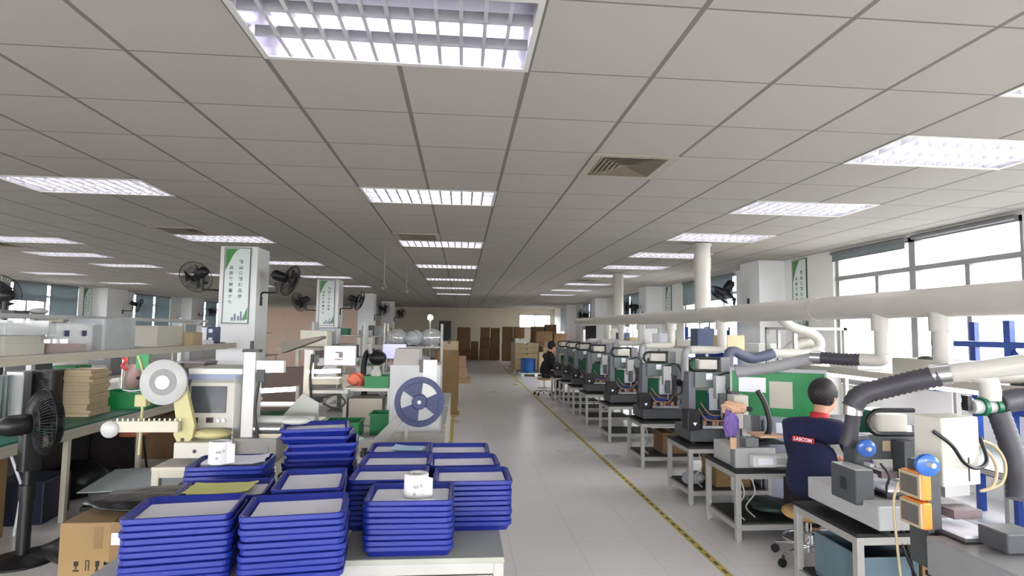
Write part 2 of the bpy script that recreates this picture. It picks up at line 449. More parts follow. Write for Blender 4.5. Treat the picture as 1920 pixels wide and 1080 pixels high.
o = struct('window_%d' % wn, b, M_FRAME); part('pane', MB().box(bw[0]+.02,bw[1]-.02,YB+.066,YB+.074,bw[2]+.02,bw[3]-.02), M_PANE, o)
# door in the back wall
b = MB(); b.box(-1.3,-.62,YB-.05,YB-.004,0,2.1)
d = struct('door_1', b, mat('dark_door', (84,76,74), .5)); part('door_handle', MB().box(-.72,-.68,YB-.1,YB-.05,1.0,1.05), M_STEEL, d)
# pilasters along the right and left walls, and four free columns
for k,y in enumerate((9.24,15.2,21.2,27.1)):
    struct('trim_%d' % (k+1), MB().box(4.95,XR,y,y+.66,0,HC), M_COLUMN)
for k,y in enumerate((14.8,20.5,26.6)):
    struct('trim_%d' % (k+5), MB().box(XL,XL+.45,y,y+1.2,0,HC), M_COLUMN)
for k,y in enumerate((9.1,15.0,20.9,26.8)):
    o = struct('column', MB().box(-3.69,-3.14,y,y+.55,0,HC), M_COLUMN, bev=.006)
# roller blinds
def blind(wall, y0, y1, zb, label, group=None):
    x = XR-.04 if wall > 0 else XL+.04
    t = thing('roller_blind', label, 'blind', (x,(y0+y1)/2,Z1+.005), 0, group)
    w = (y1-y0)/2
    part('roll', MB().cyl((0,-w,-.03),(0,w,-.03),.028,n=12), M_MIDG, t)
    if zb < Z1-.08:
        part('fabric', MB().box(-.004,.004,-w+.02,w-.02,zb-Z1,-.02), M_BLIND, t)
        part('bottom_bar', MB().box(-.008,.008,-w+.02,w-.02,zb-Z1-.02,zb-Z1), M_MIDG, t)
blind(1,6.52,7.94,2.71,'grey roller blind drawn a hand down, far half of the big right window')
blind(1,5.12,6.42,2.85,'fully rolled up blind over the near half of the big right window')
for w,(a,z0,z1,nm) in {4:(10.97,2.34,2.3,'second right hand window, behind the standing pipes'),5:(16.7,2.0,1.8,'third right hand window'),6:(22.6,1.6,1.7,'fourth right hand window'),7:(28.4,1.6,1.6,'farthest right hand window')}.items():
    y1 = WR[w][1]; mid = (a+y1)/2
    blind(1,a+.05,mid-.04,z0,'grey blind on the near half of the '+nm,'blinds on the right windows')
    blind(1,mid+.04,y1-.05,z1,'grey blind on the far half of the '+nm,'blinds on the right windows')
for w,(zs,nm) in {4:((2.3,1.35),'nearest visible left hand window'),5:((1.3,1.3),'left hand window beyond the first pilaster'),6:((1.3,1.3),'left hand window by the far corner')}.items():
    a,c = WL[w]; mid = (a+c)/2
    blind(-1,a+.03,mid-.05,zs[0],'grey blind on the near half of the '+nm,'blinds on the left windows')
    blind(-1,mid+.05,c-.1,zs[1],'grey blind on the far half of the '+nm,'blinds on the left windows')

# ---- luminaires
def make_luminaire():
    t = thing('ceiling_light', 'proto', 'ceiling light', (0,0,HC), 0, 'louvred ceiling lights')
    a, c = .59, .29
    b = MB(); b.box(-a,a,-c,c,.10,.105); b.box(-a,-a+.004,-c,c,0,.1); b.box(a-.004,a,-c,c,0,.1); b.box(-a,a,-c,-c+.004,0,.1); b.box(-a,a,c-.004,c,0,.1)
    part('reflector', b, M_REFL, t)
    b = MB()
    for x0,x1,y0,y1 in ((-.6,.6,-.3,-.275),(-.6,.6,.275,.3),(-.6,-.575,-.275,.275),(.575,.6,-.275,.275)): b.box(x0,x1,y0,y1,-.006,.0)
    part('frame', b, M_WHITE, t)
    b = MB()
    for y in (-.1,.1): b.box(-.575,.575,y-.006,y+.006,.0,.045)
    for k in range(1,12):
        x = -.575+1.15*k/12
        b.add([(x-.008,-.275,0),(x+.008,-.275,0),(x+.001,-.275,.045),(x-.001,-.275,.045),(x-.008,.275,0),(x+.008,.275,0),(x+.001,.275,.045),(x-.001,.275,.045)],
              [(0,1,5,4),(1,2,6,5),(3,0,4,7),(0,3,2,1),(4,5,6,7)])
    part('louver', b, M_LOUVR, t)
    for y in (-.19,0,.19):
        part('tube', MB().cyl((-.56,y,.068),(.56,y,.068),.013,n=8), M_TUBEFILL, t)
    return t
lum = make_luminaire()
def where_lum(c,r):
    row = {-5:'first row behind the camera',-10:'second row behind the camera',0:'overhead at the front',5:'second row back',10:'third row back',15:'fourth row back',20:'fifth row back',25:'sixth row back',30:'last row by the back wall'}
    if c == -2: return ('big louvred ceiling light with one bright tube, nearest overhead' if r==0 else 'louvred ceiling light over the aisle, '+row[r])
    if c == -7: return 'louvred ceiling light left of the aisle lights, '+row[r]
    if c == 4 and r < 0: return 'louvred ceiling light on the right, '+row[r]
    if c == 4: return 'louvred ceiling light above the machine row on the right, %s from the front' % NTH[[0,2,5,8,11,14,17,21,25,29].index(r)].replace('top','first')
    return 'louvred ceiling light near the left windows, %s from the front' % NTH[[(-12,11),(-13,14),(-13,17),(-12,20),(-18,21),(-18,26),(-12,26)].index((c,r))].replace('top','first')
for k,(c,r) in enumerate(LUM):
    loc = (GX+GS*(c+1), GY+GS*(r+.5), HC)
    if k == 0:
        lum.location = loc; lum['label'] = where_lum(c,r); LABELS.pop('proto')
    else: dup(lum, where_lum(c,r), loc)
first_tubes = [o for o in lum.children if o.name.startswith('tube')]
me = first_tubes[2].data.copy(); me.materials[0] = M_TUBE; first_tubes[2].data = me; first_tubes[2]['label'] = 'bright lit tube'
me = first_tubes[0].data.copy(); me.materials[0] = M_WHITE
for o in first_tubes[:2]: o.data = me

# ---- air vents
def make_vent():
    t = thing('air_vent', 'protov', 'air vent', (0,0,HC), 0, 'ceiling air vents')
    b = MB()
    for x0,x1,y0,y1 in ((-.3,.3,-.3,-.24),(-.3,.3,.24,.3),(-.3,-.24,-.24,.24),(.24,.3,-.24,.24)): b.box(x0,x1,y0,y1,-.008,.004)
    part('frame', b, M_VENT, t)
    part('duct', MB().box(-.28,.28,-.28,.28,.10,.11).box(-.28,-.27,-.28,.28,0,.1).box(.27,.28,-.28,.28,0,.1).box(-.28,.28,-.28,-.27,0,.1).box(-.28,.28,.27,.28,0,.1), M_VENTD, t)
    b = MB()
    for k in range(6):                                   # slanted slats in four triangles
        d = .235-k*.034; e = d-.012
        for s in range(4):
            Mx = Rz(s*PI/2)
            b.add([(-d,-d,-.006),(d,-d,-.006),(e-.05,-d+.066,.012),(-e+.05,-d+.066,.012),(-d,-d,-.002),(d,-d,-.002),(e-.05,-d+.066,.015),(-e+.05,-d+.066,.015)],
                  [(0,1,2,3),(7,6,5,4),(0,4,5,1),(3,2,6,7)], False, Mx)
    part('slat', b, M_SLAT, t, 'slanted beige slats')
    return t
vent = make_vent(); LABELS.pop('protov')
vl = ['square beige air vent in the ceiling right of the aisle','square air vent between two aisle ceiling lights','square air vent beside the left row of ceiling lights','air vent far off above the right machine row','air vent over the left side benches']
for k,(c,r) in enumerate(VENT):
    loc = (GX+GS*(c+.5), GY+GS*(r+.5), HC)
    if k == 0: vent.location = loc; vent['label'] = vl[0]
    else: dup(vent, vl[k], loc)

# ---- floor markings
b = MB(); x = 1.845
b.box(x-.03,x+.03,1.0,28,.0002,.0008); b.m = 1
y = 1.0
while y < 14:
    b.box(x-.012,x+.012,y,y+.07,.0008,.0012); y += .14
single('floor_tape', b, [M_TAPEY,M_TAPEK], 'yellow floor tape with black dashes along the right machine row', 'floor tape')
single('floor_tape', MB().box(-.16,-.10,3.9,24,.0002,.0008), M_TAPEY, 'plain yellow floor tape along the left production line', 'floor tape')

# ---- the pale building seen through the right windows
t = thing('building', 'pale building seen through the big right window', 'building', (19,8,-4))
part('wall', MB().box(0,6,-14,30,0,11), mat('pale_facade', (232,230,222), .9), t)
for k in range(7):
    for r in range(2):
        part('window', MB().box(-.05,.0,-12+k*5.5,-9.2+k*5.5,4.2+r*3.4,6.0+r*3.4), mat('facade_glass', (170,196,190), .2), t)

# ---- light
w = bpy.data.worlds.new('world'); SC.world = w; w.use_nodes = True
bg = w.node_tree.nodes['Background']; bg.inputs[1].default_value = 12.0
_n = w.node_tree.nodes; _l = w.node_tree.links.new            # overcast sky above, dull ground below the horizon
_tc = _n.new('ShaderNodeTexCoord'); _sx = _n.new('ShaderNodeSeparateXYZ'); _cr = _n.new('ShaderNodeValToRGB')
_l(_tc.outputs['Generated'], _sx.inputs[0]); _mr = _n.new('ShaderNodeMapRange'); _mr.inputs[1].default_value = -1; _l(_sx.outputs['Z'], _mr.inputs[0]); _l(_mr.outputs[0], _cr.inputs[0])
_cr.color_ramp.elements[0].position = .485; _cr.color_ramp.elements[0].color = (.14,.145,.14,1); _cr.color_ramp.elements[1].position = .52; _cr.color_ramp.elements[1].color = (.95,.97,1,1)
_l(_cr.outputs[0], bg.inputs[0])
def portal(c, sx, sy, rot):
    l = bpy.data.lights.new('window_daylight', 'AREA'); l.shape = 'RECTANGLE'; l.size = sx; l.size_y = sy
    l.cycles.is_portal = True
    o = bpy.data.objects.new('window_daylight', l); COL.objects.link(o); o.location = c; o.rotation_euler = rot
for a,c in WR: portal((XR+.16,(a+c)/2,(Z0+Z1)/2), Z1-Z0, c-a, (0,PI/2,0))
for a,c in WL: portal((XL-.16,(a+c)/2,(Z0+Z1)/2), Z1-Z0, c-a, (0,-PI/2,0))
for a,c in WF: portal(((a+c)/2,YF-.16,(Z0+Z1)/2), c-a, Z1-Z0, (PI/2,0,0))
portal(((bw[0]+bw[1])/2,YB+.16,(bw[2]+bw[3])/2), bw[1]-bw[0], bw[3]-bw[2], (-PI/2,0,0))

# ---- camera
cam = bpy.data.cameras.new('camera'); co = bpy.data.objects.new('camera', cam); COL.objects.link(co)
cam.sensor_width = 36; cam.lens = 36*1081.38/1920; cam.clip_start = .05
co.matrix_world = Tr(0,0,1.65) @ Rz(-.0857) @ Rx(PI/2+.0719) @ Rz(.0131)
SC.camera = co
SC.view_settings.view_transform = 'Standard'; SC.view_settings.look = 'None'; SC.view_settings.gamma = 1; SC.view_settings.exposure = 1.35
SC.cycles.use_denoising = True; SC.cycles.max_bounces = 10; SC.cycles.diffuse_bounces = 5; SC.cycles.transparent_max_bounces = 12
SC.cycles.sample_clamp_indirect = 6; SC.cycles.caustics_reflective = False; SC.cycles.caustics_refractive = False
# ---------------------------------------------------------------- framed tables
def frame_table(name, label, x0,x1,y0,y1,h, top_m, leg_m=None, t=.04, shelf=None, shelf_m=None, group=None, rails=True, mid=False, panels=None, feet=True, cat='table'):
    """aluminium profile table; own origin at its base"""
    leg_m = leg_m or M_ALU
    T = thing(name, label, cat, ((x0+x1)/2,(y0+y1)/2,0), 0, group)
    a, c = (x1-x0)/2, (y1-y0)/2
    part('tabletop', MB().box(-a,a,-c,c,h-.022,h), top_m, T, bev=.003)
    for sx in (-1,1):
        for sy in (-1,1):
            b = MB(); xx, yy = sx*(a-t/2-.002), sy*(c-t/2-.002)
            b.box(xx-t/2,xx+t/2,yy-t/2,yy+t/2,.012 if feet else 0,h-.022)
            g = .004                                     # the groove of the profile
            if feet: b.cyl((xx,yy,0),(xx,yy,.014),t*.45,n=10)
            part('leg', b, leg_m, T, bev=.003)
    if rails:
        zs = [(h-.022-t,h-.022)] + ([(shelf-t,shelf)] if shelf else [])
        for za,zb in zs:
            for q in ((-a+t,a-t,-c+.004,-c+.004+t*.8),(-a+t,a-t,c-.004-t*.8,c-.004),(-a+.004,-a+.004+t*.8,-c+t,c-t),(a-.004-t*.8,a-.004,-c+t,c-t)):
                part('rail', MB().box(*q,za,zb), leg_m, T, bev=.002)
    if shelf: part('lower_shelf', MB().box(-a+t*.8,a-t*.8,-c+t*.8,c-t*.8,shelf,shelf+.012), shelf_m or M_MAT, T)
    return T

# ---------------------------------------------------------------- blue trays
def rr_loop(w, d, r, z, n=6):
    out = []
    for cx, cy, a0 in ((w-r,d-r,0),(-w+r,d-r,PI/2),(-w+r,-d+r,PI),(w-r,-d+r,3*PI/2)):
        for k in range(n+1):
            a = a0+k*PI/2/n; out.append((cx+r*math.cos(a), cy+r*math.sin(a), z))
    return out
TW, TD, TH, PITCH = .345, .27, .040, .0215
def tray_mesh():
    W, D = TW/2, TD/2
    loops = [rr_loop(W-.018,D-.018,.018,0), rr_loop(W-.0075,D-.0075,.024,.0195), rr_loop(W-.006,D-.006,.024,.0205), rr_loop(W-.0015,D-.0015,.029,.0225), rr_loop(W,D,.03,.026), rr_loop(W,D,.03,.039),
             rr_loop(W-.004,D-.004,.028,.041), rr_loop(W-.013,D-.013,.022,.039), rr_loop(W-.026,D-.026,.016,.006)]
    b = MB(); N = len(loops[0])
    vs = [p for l in loops for p in l]; fs = []
    for i in range(len(loops)-1):
        for k in range(N): fs.append((i*N+k, i*N+(k+1)%N, (i+1)*N+(k+1)%N, (i+1)*N+k))
    b.add(vs, fs, True)
    for q in range(4*N,5*N): b.sm[q] = False
    b.add(loops[0], [tuple(reversed(range(N)))]); b.add(loops[-1], [tuple(range(N))])
    # small moulded tab on the long side
    b.box(-.012,.012,-D-.0012,-D+.004,.028,.033)
    return b.mesh('stacking_tray', M_TRAY)
TRAY = tray_mesh()
def sheet(w, d, m, curl=.004, name='paper_sheet'):
    b = MB(); n = 6; vs = []; fs = []
    for i in range(n+1):
        for j in range(n+1):
            vs.append((w*(i/n-.5), d*(j/n-.5), R.uniform(0,curl)*((abs(i-n/2)/(n/2))**2)))
    for i in range(n):
        for j in range(n): fs.append((i*(n+1)+j,(i+1)*(n+1)+j,(i+1)*(n+1)+j+1,i*(n+1)+j+1))
    b.add(vs, fs, True); return b.mesh(name, m)
PAP = sheet(TW-.046, TD-.046, M_PAPER, .001)
STACKS = [  # x, y, rz(deg), count, z of the table, where, jitter
 (-.955,2.185,9,10,.78,'front left stack beside the cardboard box'),
 (-.575,2.19,8,10,.78,'front stack second from left'),
 (-.19,2.415,0,9,.78,'middle front stack carrying a label roll'),
 (.058,2.69,1.5,9,.78,'right hand stack nearest the aisle'),
 (-.315,2.72,1,9,.78,'stack right behind the middle front stack'),
 (-.315,3.005,1,9,.78,'third stack back, left of the aisle file'),
 (.025,2.985,2,9,.78,'third stack back beside the aisle'),
 (-.32,3.30,1,9,.78,'rear stack under the pale blue sheet'),
 (-.008,3.275,0,9,.78,'rear stack at the aisle end'),
 (-.945,2.50,7,9,.78,'stack under the yellow sheet'),
 (-.615,2.545,98,10,.78,'stack turned sideways in the middle'),
 (-1.075,2.90,5,10,.78,'rear left stack under a label roll'),
]
TOPZ = {}
first = True
for si,(x,y,a,n,zt,nm) in enumerate(STACKS):
    for k in range(n):
        o = link('stacking_tray', TRAY); o.location = (x+R.uniform(-.004,.004), y+R.uniform(-.004,.004), zt+k*PITCH)
        o.rotation_euler = (0,0,math.radians(a+R.uniform(-1,1)))
        q = NTH[n-1-k]
        tag(o, 'blue plastic tray, %s%s of the %s' % (q, '' if q=='top' else ' from top', nm), 'tray', 'blue stacked trays')
    zt += (n-1)*PITCH; TOPZ[si] = zt
    if si == 11: continue
    p = link('paper_sheet', PAP); p.location = (x,y,zt+.019); p.rotation_euler = (0,0,math.radians(a))
    tag(p, 'white paper lining the top tray of the '+nm, 'paper', 'white tray liners')
# taller untidy stack at the back: trays set down crooked
ux, uy, uz = -.72, 3.16, .78
for k in range(13):
    o = link('stacking_tray', TRAY); crooked = k >= 9
    o.location = (ux+(R.uniform(-.012,.012) if not crooked else (-.0,.015,-.02,-.035)[k-9]), uy+R.uniform(-.006,.006), uz)
    o.rotation_euler = (0,0,math.radians((6,9,3,12)[k-9] if crooked else 6))
    q = NTH[12-k]
    tag(o, 'blue plastic tray, %s%s of the tall crooked stack' % (q, '' if q=='top' else ' from top'), 'tray', 'blue stacked trays')
    uz += PITCH if k < 8 else .036
p = link('paper_sheet', PAP); p.location = (ux-.035,uy,uz-.036+.019); p.rotation_euler = (0,0,math.radians(12)); tag(p, 'white paper lining the top tray of the tall crooked stack at the back', 'paper', 'white tray liners')
single('bubble_bag', MB().ball((0,0,.02),(.075,.05,.022),14,8), M_MILK, 'crumpled white plastic bag on the corner of the tall crooked tray stack', 'bag', (ux-.15,uy+.05,uz-.002), .2)
# loose sheets and label rolls
single('paper_sheet', sheet(.25,.17,M_YPAPER,.012), M_YPAPER, 'pale yellow sheet lying on the tray stack behind the front left one', 'paper', (-.965,2.50,TOPZ[9]+.037), math.radians(5))
single('paper_sheet', sheet(.17,.13,M_BPAPER,.012), M_BPAPER, 'pale blue sheet lying over the rear tray by the reel arm', 'paper', (-.28,3.28,TOPZ[7]+.037), math.radians(-6))
single('paper_sheet', sheet(.27,.20,M_PAPER,.012), M_PAPER, 'white printed sheets piled on the rear left tray stack', 'paper', (-1.06,2.92,TOPZ[11]+.037), math.radians(6))
single('paper_sheet', sheet(.29,.21,M_PAPER,.004), M_PAPER, 'white paper lining the top tray of the rear left stack', 'paper', (-1.075,2.90,TOPZ[11]+.01), math.radians(5), 'white tray liners')
def label_roll(label, loc, rz):
    t = thing('label_roll', label, 'roll', loc, rz)
    b = MB(); b.lathe([(.020,0),(.047,0),(.049,.004),(.049,.098),(.047,.102),(.020,.102),(.020,0)], n=32, caps=False)
    part('wound_labels', b, M_ROLL, t)
    part('loose_end', MB().add([(.030,-.039,.002),(.064,-.036,.006),(.064,-.036,.088),(.030,-.039,.1)],[(0,1,2,3)]).add([(.030,-.0385,.002),(.064,-.0355,.006),(.064,-.0355,.088),(.030,-.0385,.1)],[(3,2,1,0)]), M_ROLL, t)
    b = MB()
    for ang, z, w in ((-1.75,.03,.012),(-1.2,.062,.010),(-1.62,.058,.022)):
        M = Rz(ang+PI/2) @ Tr(0,-.0495,z)
        b.box(-w/2,w/2,-.0004,.0002,-.006,.006,M)
    part('print_mark', b, mat('pale_print',(150,148,152),.8), t)
label_roll('white label roll standing on the middle front tray stack', (-.172,2.42,TOPZ[2]+.009), .1)
label_roll('white label roll standing on the rear left tray stack', (-1.11,2.84,TOPZ[11]+.040), .3)

# the two tables under the trays
tA = frame_table('work_table','grey topped aluminium table carrying the right hand tray stacks',-.455,.18,2.27,3.62,.78, mat('grey_green_laminate',(152,154,142),.45), t=.04, shelf=.14, shelf_m=M_LIGHTG)
b = MB(); b.box(-.26,.26,-.664,-.655,.17,.70); part('front_panel', b, M_WHITE, tA)
part('panel_frame', MB().box(-.272,-.262,-.668,-.65,.16,.712).box(.262,.272,-.668,-.65,.16,.712).box(-.26,.26,-.668,-.65,.702,.712).box(-.008,.008,-.668,-.65,.17,.70), M_ALU, tA)
part('handle', MB().box(.235,.25,-.69,-.664,.52,.64), M_CHROME, tA)
frame_table('work_table','aluminium table carrying the left hand tray stacks',-1.27,-.475,1.93,3.42,.78, M_LIGHTG, t=.04, shelf=.16, shelf_m=M_MAT)
# ---------------------------------------------------------------- left bench with two shelf tiers
BX0, BX1, BY0, BY1 = -4.15, -3.25, 2.9, 8.85
T = thing('workbench','long cream workbench with green mat and shelf tiers along the left columns','bench',(-3.7,(BY0+BY1)/2,0))
L2 = (BY1-BY0)/2
def lb(b,x0,x1,y0,y1,z0,z1): return b.box(x0+3.7,x1+3.7,y0-(BY0+BY1)/2,y1-(BY0+BY1)/2,z0,z1)
part('benchtop', lb(MB(),BX0,BX1,BY0,BY1,.735,.765), M_SHELF, T, bev=.004)
part('bench_mat', lb(MB(),BX0+.01,BX1-.012,BY0+.01,BY1-.01,.765,.78), M_ESD, T)
part('front_rail', lb(MB(),BX1-.03,BX1+.002,BY0,BY1,.68,.735), M_CREAM, T, bev=.004)
part('back_rail', lb(MB(),BX0,BX0+.03,BY0,BY1,.68,.735), M_CREAM, T)
LEGY = [3.1,4.05,5.24,6.35,7.45,8.7]
for y in LEGY:
    for x in (BX1-.04,BX0+.04):
        part('leg', lb(MB(),x-.022,x+.022,y-.022,y+.022,0,.735), M_CREAM, T, bev=.004)
for y in (3.1,5.75,8.6):
    part('shelf_post', lb(MB(),-4.0,-3.95,y-.025,y+.025,.78,1.76), M_ALU, T, bev=.003)
    part('shelf_bracket', lb(MB(),-3.95,-3.34,y-.012,y+.012,1.315,1.35), M_CREAM, T)
    part('shelf_bracket', lb(MB(),-3.95,-3.72,y-.012,y+.012,1.665,1.69), M_CREAM, T)
part('lower_shelf', lb(MB(),-3.95,-3.30,BY0,BY1,1.38,1.402), M_SHELF, T)
part('shelf_front_rail', lb(MB(),-3.33,-3.298,BY0,BY1,1.33,1.38), M_CREAM, T, bev=.003)
part('upper_shelf', lb(MB(),-4.1,-3.72,BY0,BY1,1.69,1.73), M_LIGHTG, T, bev=.003)
for k,(ya,yb) in enumerate(((3.6,4.7),(6.1,7.1),(7.3,8.3))):
    part('lamp_tube', lb(MB(),-3.66,-3.63,ya,yb,1.352,1.378), M_LED, T, 'lit lamp tube under the shelf')

def open_box(name,label,cat,x0,x1,y0,y1,z0,z1,m,t=.006,rz=0.,lip=0.,group=None,taper=0.):
    """a bin or tote with real walls"""
    cx,cy = (x0+x1)/2,(y0+y1)/2; a,c,h = (x1-x0)/2,(y1-y0)/2,z1-z0
    T = thing(name,label,cat,(cx,cy,z0),rz,group)
    b = MB(); b.box(-a,a,-c,c,0,t)
    for q in ((-a,-a+t,-c,c),(a-t,a,-c,c),(-a+t,a-t,-c,-c+t),(-a+t,a-t,c-t,c)): b.box(q[0],q[1],q[2],q[3],t,h)
    part('shell', b, m, T)
    if lip:
        b = MB(); l = lip
        for q in ((-a-l,-a,-c-l,c+l),(a,a+l,-c-l,c+l),(-a,a,-c-l,-c),(-a,a,c,c+l)): b.box(q[0],q[1],q[2],q[3],h-.014,h)
        part('rim', b, m, T)
    return T
def carton(label, x0,x1,y0,y1,z0,z1, m=None, rz=0., group=None, tape=True, flaps=True, name='cardboard_box'):
    cx,cy = (x0+x1)/2,(y0+y1)/2; a,c,h = (x1-x0)/2,(y1-y0)/2,z1-z0
    T = thing(name,label,'box',(cx,cy,z0),rz,group)
    part('carton', MB().box(-a,a,-c,c,0,h), m or M_CARD, T, bev=.004)
    if tape:
        b = MB(); b.box(-.025,.025,-c-.0006,c+.0006,h,h+.0008); b.box(-.025,.025,-c-.0008,-c,h*.72,h); 
        part('tape', b, M_TAPE, T)
    return T
# things on the lower shelf
Zs = 1.402
def onshelf(fn): pass
open_box('parts_tote','frosted clear tote at the near end of the shelf','tote',-3.72,-3.36,4.0,4.5,Zs,Zs+.25,M_CLEARBOX,lip=.012)
single('equipment_case', MB().rbox(-.15,.15,-.22,.22,0,.09,.02).rbox(-.13,.13,-.2,.2,.09,.15,.02), M_IVORY, 'low white equipment case on the shelf next to the frosted tote','case',(-3.55,4.85,Zs),bev=.004)
open_box('clear_bag_box','clear plastic wrapped box with shiny folds on the shelf','box',-3.74,-3.38,4.62,5.06,Zs+.155,Zs+.27,M_CLEARBAG)
t = open_box('parts_tote','clear storage tote with dark clips and a red lining','tote',-3.74,-3.36,5.12,5.6,Zs,Zs+.25,M_CLEARBOX,lip=.012)
part('clip', MB().box(.19,.20,-.14,-.09,.14,.19), M_BINDER, t); part('clip', MB().box(.19,.20,.09,.14,.14,.19), M_BINDER, t)
open_box('parts_bin','shallow red parts tray inside the clear tote','tray',-3.71,-3.39,5.16,5.56,Zs+.008,Zs+.07,M_RED,t=.005)
single('bagged_carton', MB().rbox(-.17,.17,-.27,.27,0,.30,.03,4), M_FILMB, 'grey film wrapped carton standing beside the shelf post','carton',(-3.56,6.1,Zs),bev=.01)
t = thing('shelf_box','beige boxed instrument on the middle of the shelf','box',(-3.58,7.15,Zs)); part('body', MB().box(-.16,.16,-.30,.30,0,.24), M_IVORY, t, bev=.006); part('lid_seam', MB().box(-.162,.162,-.302,.302,.15,.156), M_CREAM, t)
t = thing('shelf_box','low beige box in front of the boxed instrument','box',(-3.42,7.62,Zs)); part('body', MB().box(-.10,.10,-.14,.14,0,.16), M_CARD3, t, bev=.005); part('flap', MB().box(-.10,.10,-.14,.0,.16,.165), M_CARD3, t)
single('paper_stack', MB().box(-.12,.12,-.16,.16,0,.04).box(-.11,.11,-.15,.15,.04,.05), M_PAPER, 'flat stack of white papers on the shelf by the far post','paper',(-3.5,8.12,Zs),.1)
# blue folder stand near the poster
t = thing('folder_stand','slate blue folder holder on the shelf below the poster','folder holder',(-3.50,8.55,Zs)); part('base', MB().box(-.14,.10,-.12,.14,0,.012), M_BINDER, t)
part('folder', MB().box(-.04,.05,-.11,.09,.012,.235), M_BINDER, t, bev=.004); part('folder', MB().box(-.13,-.06,-.11,.09,.012,.22), M_PAPER, t, 'white folder')
part('label_card', MB().box(-.03,.02,-.114,-.11,.15,.20).box(-.03,.02,-.114,-.11,.03,.08), M_PAPER, t)
# things on the upper shelf
single('scanner', MB().box(-.05,.05,-.09,.09,0,.03), M_DARKG, 'small dark tool on the upper shelf over the clear tote','tool',(-3.85,5.35,1.73))
single('white_bundle', MB().ball((0,0,.03),(.06,.10,.03),12,8), M_MILK, 'white cloth bundle on the upper shelf','cloth',(-3.85,5.62,1.73))
# things on the green mat
Zm = .78
open_box('parts_bin','blue tote at the far left end of the bench','tote',-4.08,-3.78,4.5,5.05,1.04,1.19,mat('tote_blue',(28,62,200),.4),lip=.01)
t = thing('bin_rack','white framed rack holding the blue tote on the bench','rack',(-3.93,4.78,Zm))
for x in (-.17,.17):
    for y in (-.30,.30): part('leg', MB().box(x-.012,x+.012,y-.012,y+.012,0,.26), M_WHITE, t)
part('rack_shelf', MB().box(-.17,.17,-.3,.3,.24,.26), M_WHITE, t)
for k in range(4):
    single('panel_board', MB().box(-.012,.012,-.13,.13,0,.42), M_SLATE, 'blue grey panel standing in the row on the bench, %s from the left' % NTH[k].replace('top','first'),'panel',(-3.99,5.22+k*.055,Zm),1.5)
single('document_rack', MB().box(-.15,.15,-.10,.10,0,.02).box(-.15,-.14,-.1,.1,.02,.44).box(.14,.15,-.1,.1,.02,.44).box(-.14,.14,.085,.1,.02,.44), M_WHITE, 'white upright document rack behind the pedestal fan','rack',(-3.86,5.62,Zm),1.2)
single('bag_roll', MB().rbox(-.10,.10,-.12,.12,0,.44,.05,5), M_BAG, 'black plastic wrapped bundle standing beside the pale panel stack','bundle',(-3.80,5.74,Zm),.2,bev=.02)
for k in range(15):
    single('foam_panel', MB().box(-.13,.13,-.17,.17,0,.028), M_CARD3, 'pale foam panel in the flat pile beside the green bin, %s' % (NTH[14-k]+' from top' if 0<14-k<13 else ('topmost' if k==14 else ('lowest','second from below')[k])),'panel',(-3.62+R.uniform(-.012,.012),5.98+R.uniform(-.012,.012),Zm+.029*k),R.uniform(-.05,.05)+.05,'pale foam panels in a pile')
t = open_box('parts_bin','bright green plastic bin on the bench beside the pale panels','bin',-3.72,-3.28,6.35,6.72,Zm,Zm+.17,M_GREEN,lip=.012,rz=.12)
single('paper_sheet', sheet(.18,.10,M_PAPER,.02), M_PAPER, 'crumpled paper lying on the green bin rim','paper',(-3.45,6.48,Zm+.172),.3)
single('wrapped_parts', MB().ball((0,0,.06),(.14,.10,.08),12,8).ball((.1,.05,.05),(.08,.08,.06),10,6), M_FILMB, 'bag of wrapped parts heaped in the green bin','bag',(-3.5,6.56,Zm+.02))
t = thing('hand_tool_stand','red and pink tools hung on a bench stand behind the green bin','tool stand',(-3.85,7.0,Zm)); part('base', MB().box(-.12,.12,-.1,.1,0,.04), M_MIDG, t)
part('column', MB().cyl((0,0,.04),(0,0,.50),.012), M_STEEL, t); part('red_tool', MB().tube(curve([(.0,-.02,.50),(.05,-.04,.46),(.02,-.05,.40),(.07,-.05,.36)]),.018), M_RED, t); part('pink_bag', MB().ball((.06,.08,.25),(.10,.07,.17),12,8), mat('brown_film',(150,126,118),.35), t)
t = thing('bench_instrument','dark grey bench instrument on the green mat','instrument',(-3.7,7.5,Zm)); part('housing', MB().box(-.2,.2,-.22,.22,.012,.40), M_DARKG, t, bev=.012); part('front_panel', MB().box(-.15,.15,-.224,-.22,.10,.34), M_MIDG, t)
for sx in (-.16,.16):
    for sy in (-.18,.18): part('foot', MB().cyl((sx,sy,0),(sx,sy,.012),.02,n=10), M_RUBBER, t)
t = thing('bench_instrument','brown grey bench instrument under the far shelf end','instrument',(-3.62,8.3,Zm)); part('housing', MB().box(-.2,.2,-.2,.2,0,.36), mat('brown_grey',(112,104,96),.5), t, bev=.012); part('front_panel', MB().box(-.15,.15,-.204,-.2,.08,.3), M_DARKG, t); part('top_cover', MB().box(-.205,.205,-.205,.205,.36,.38), M_MIDG, t)
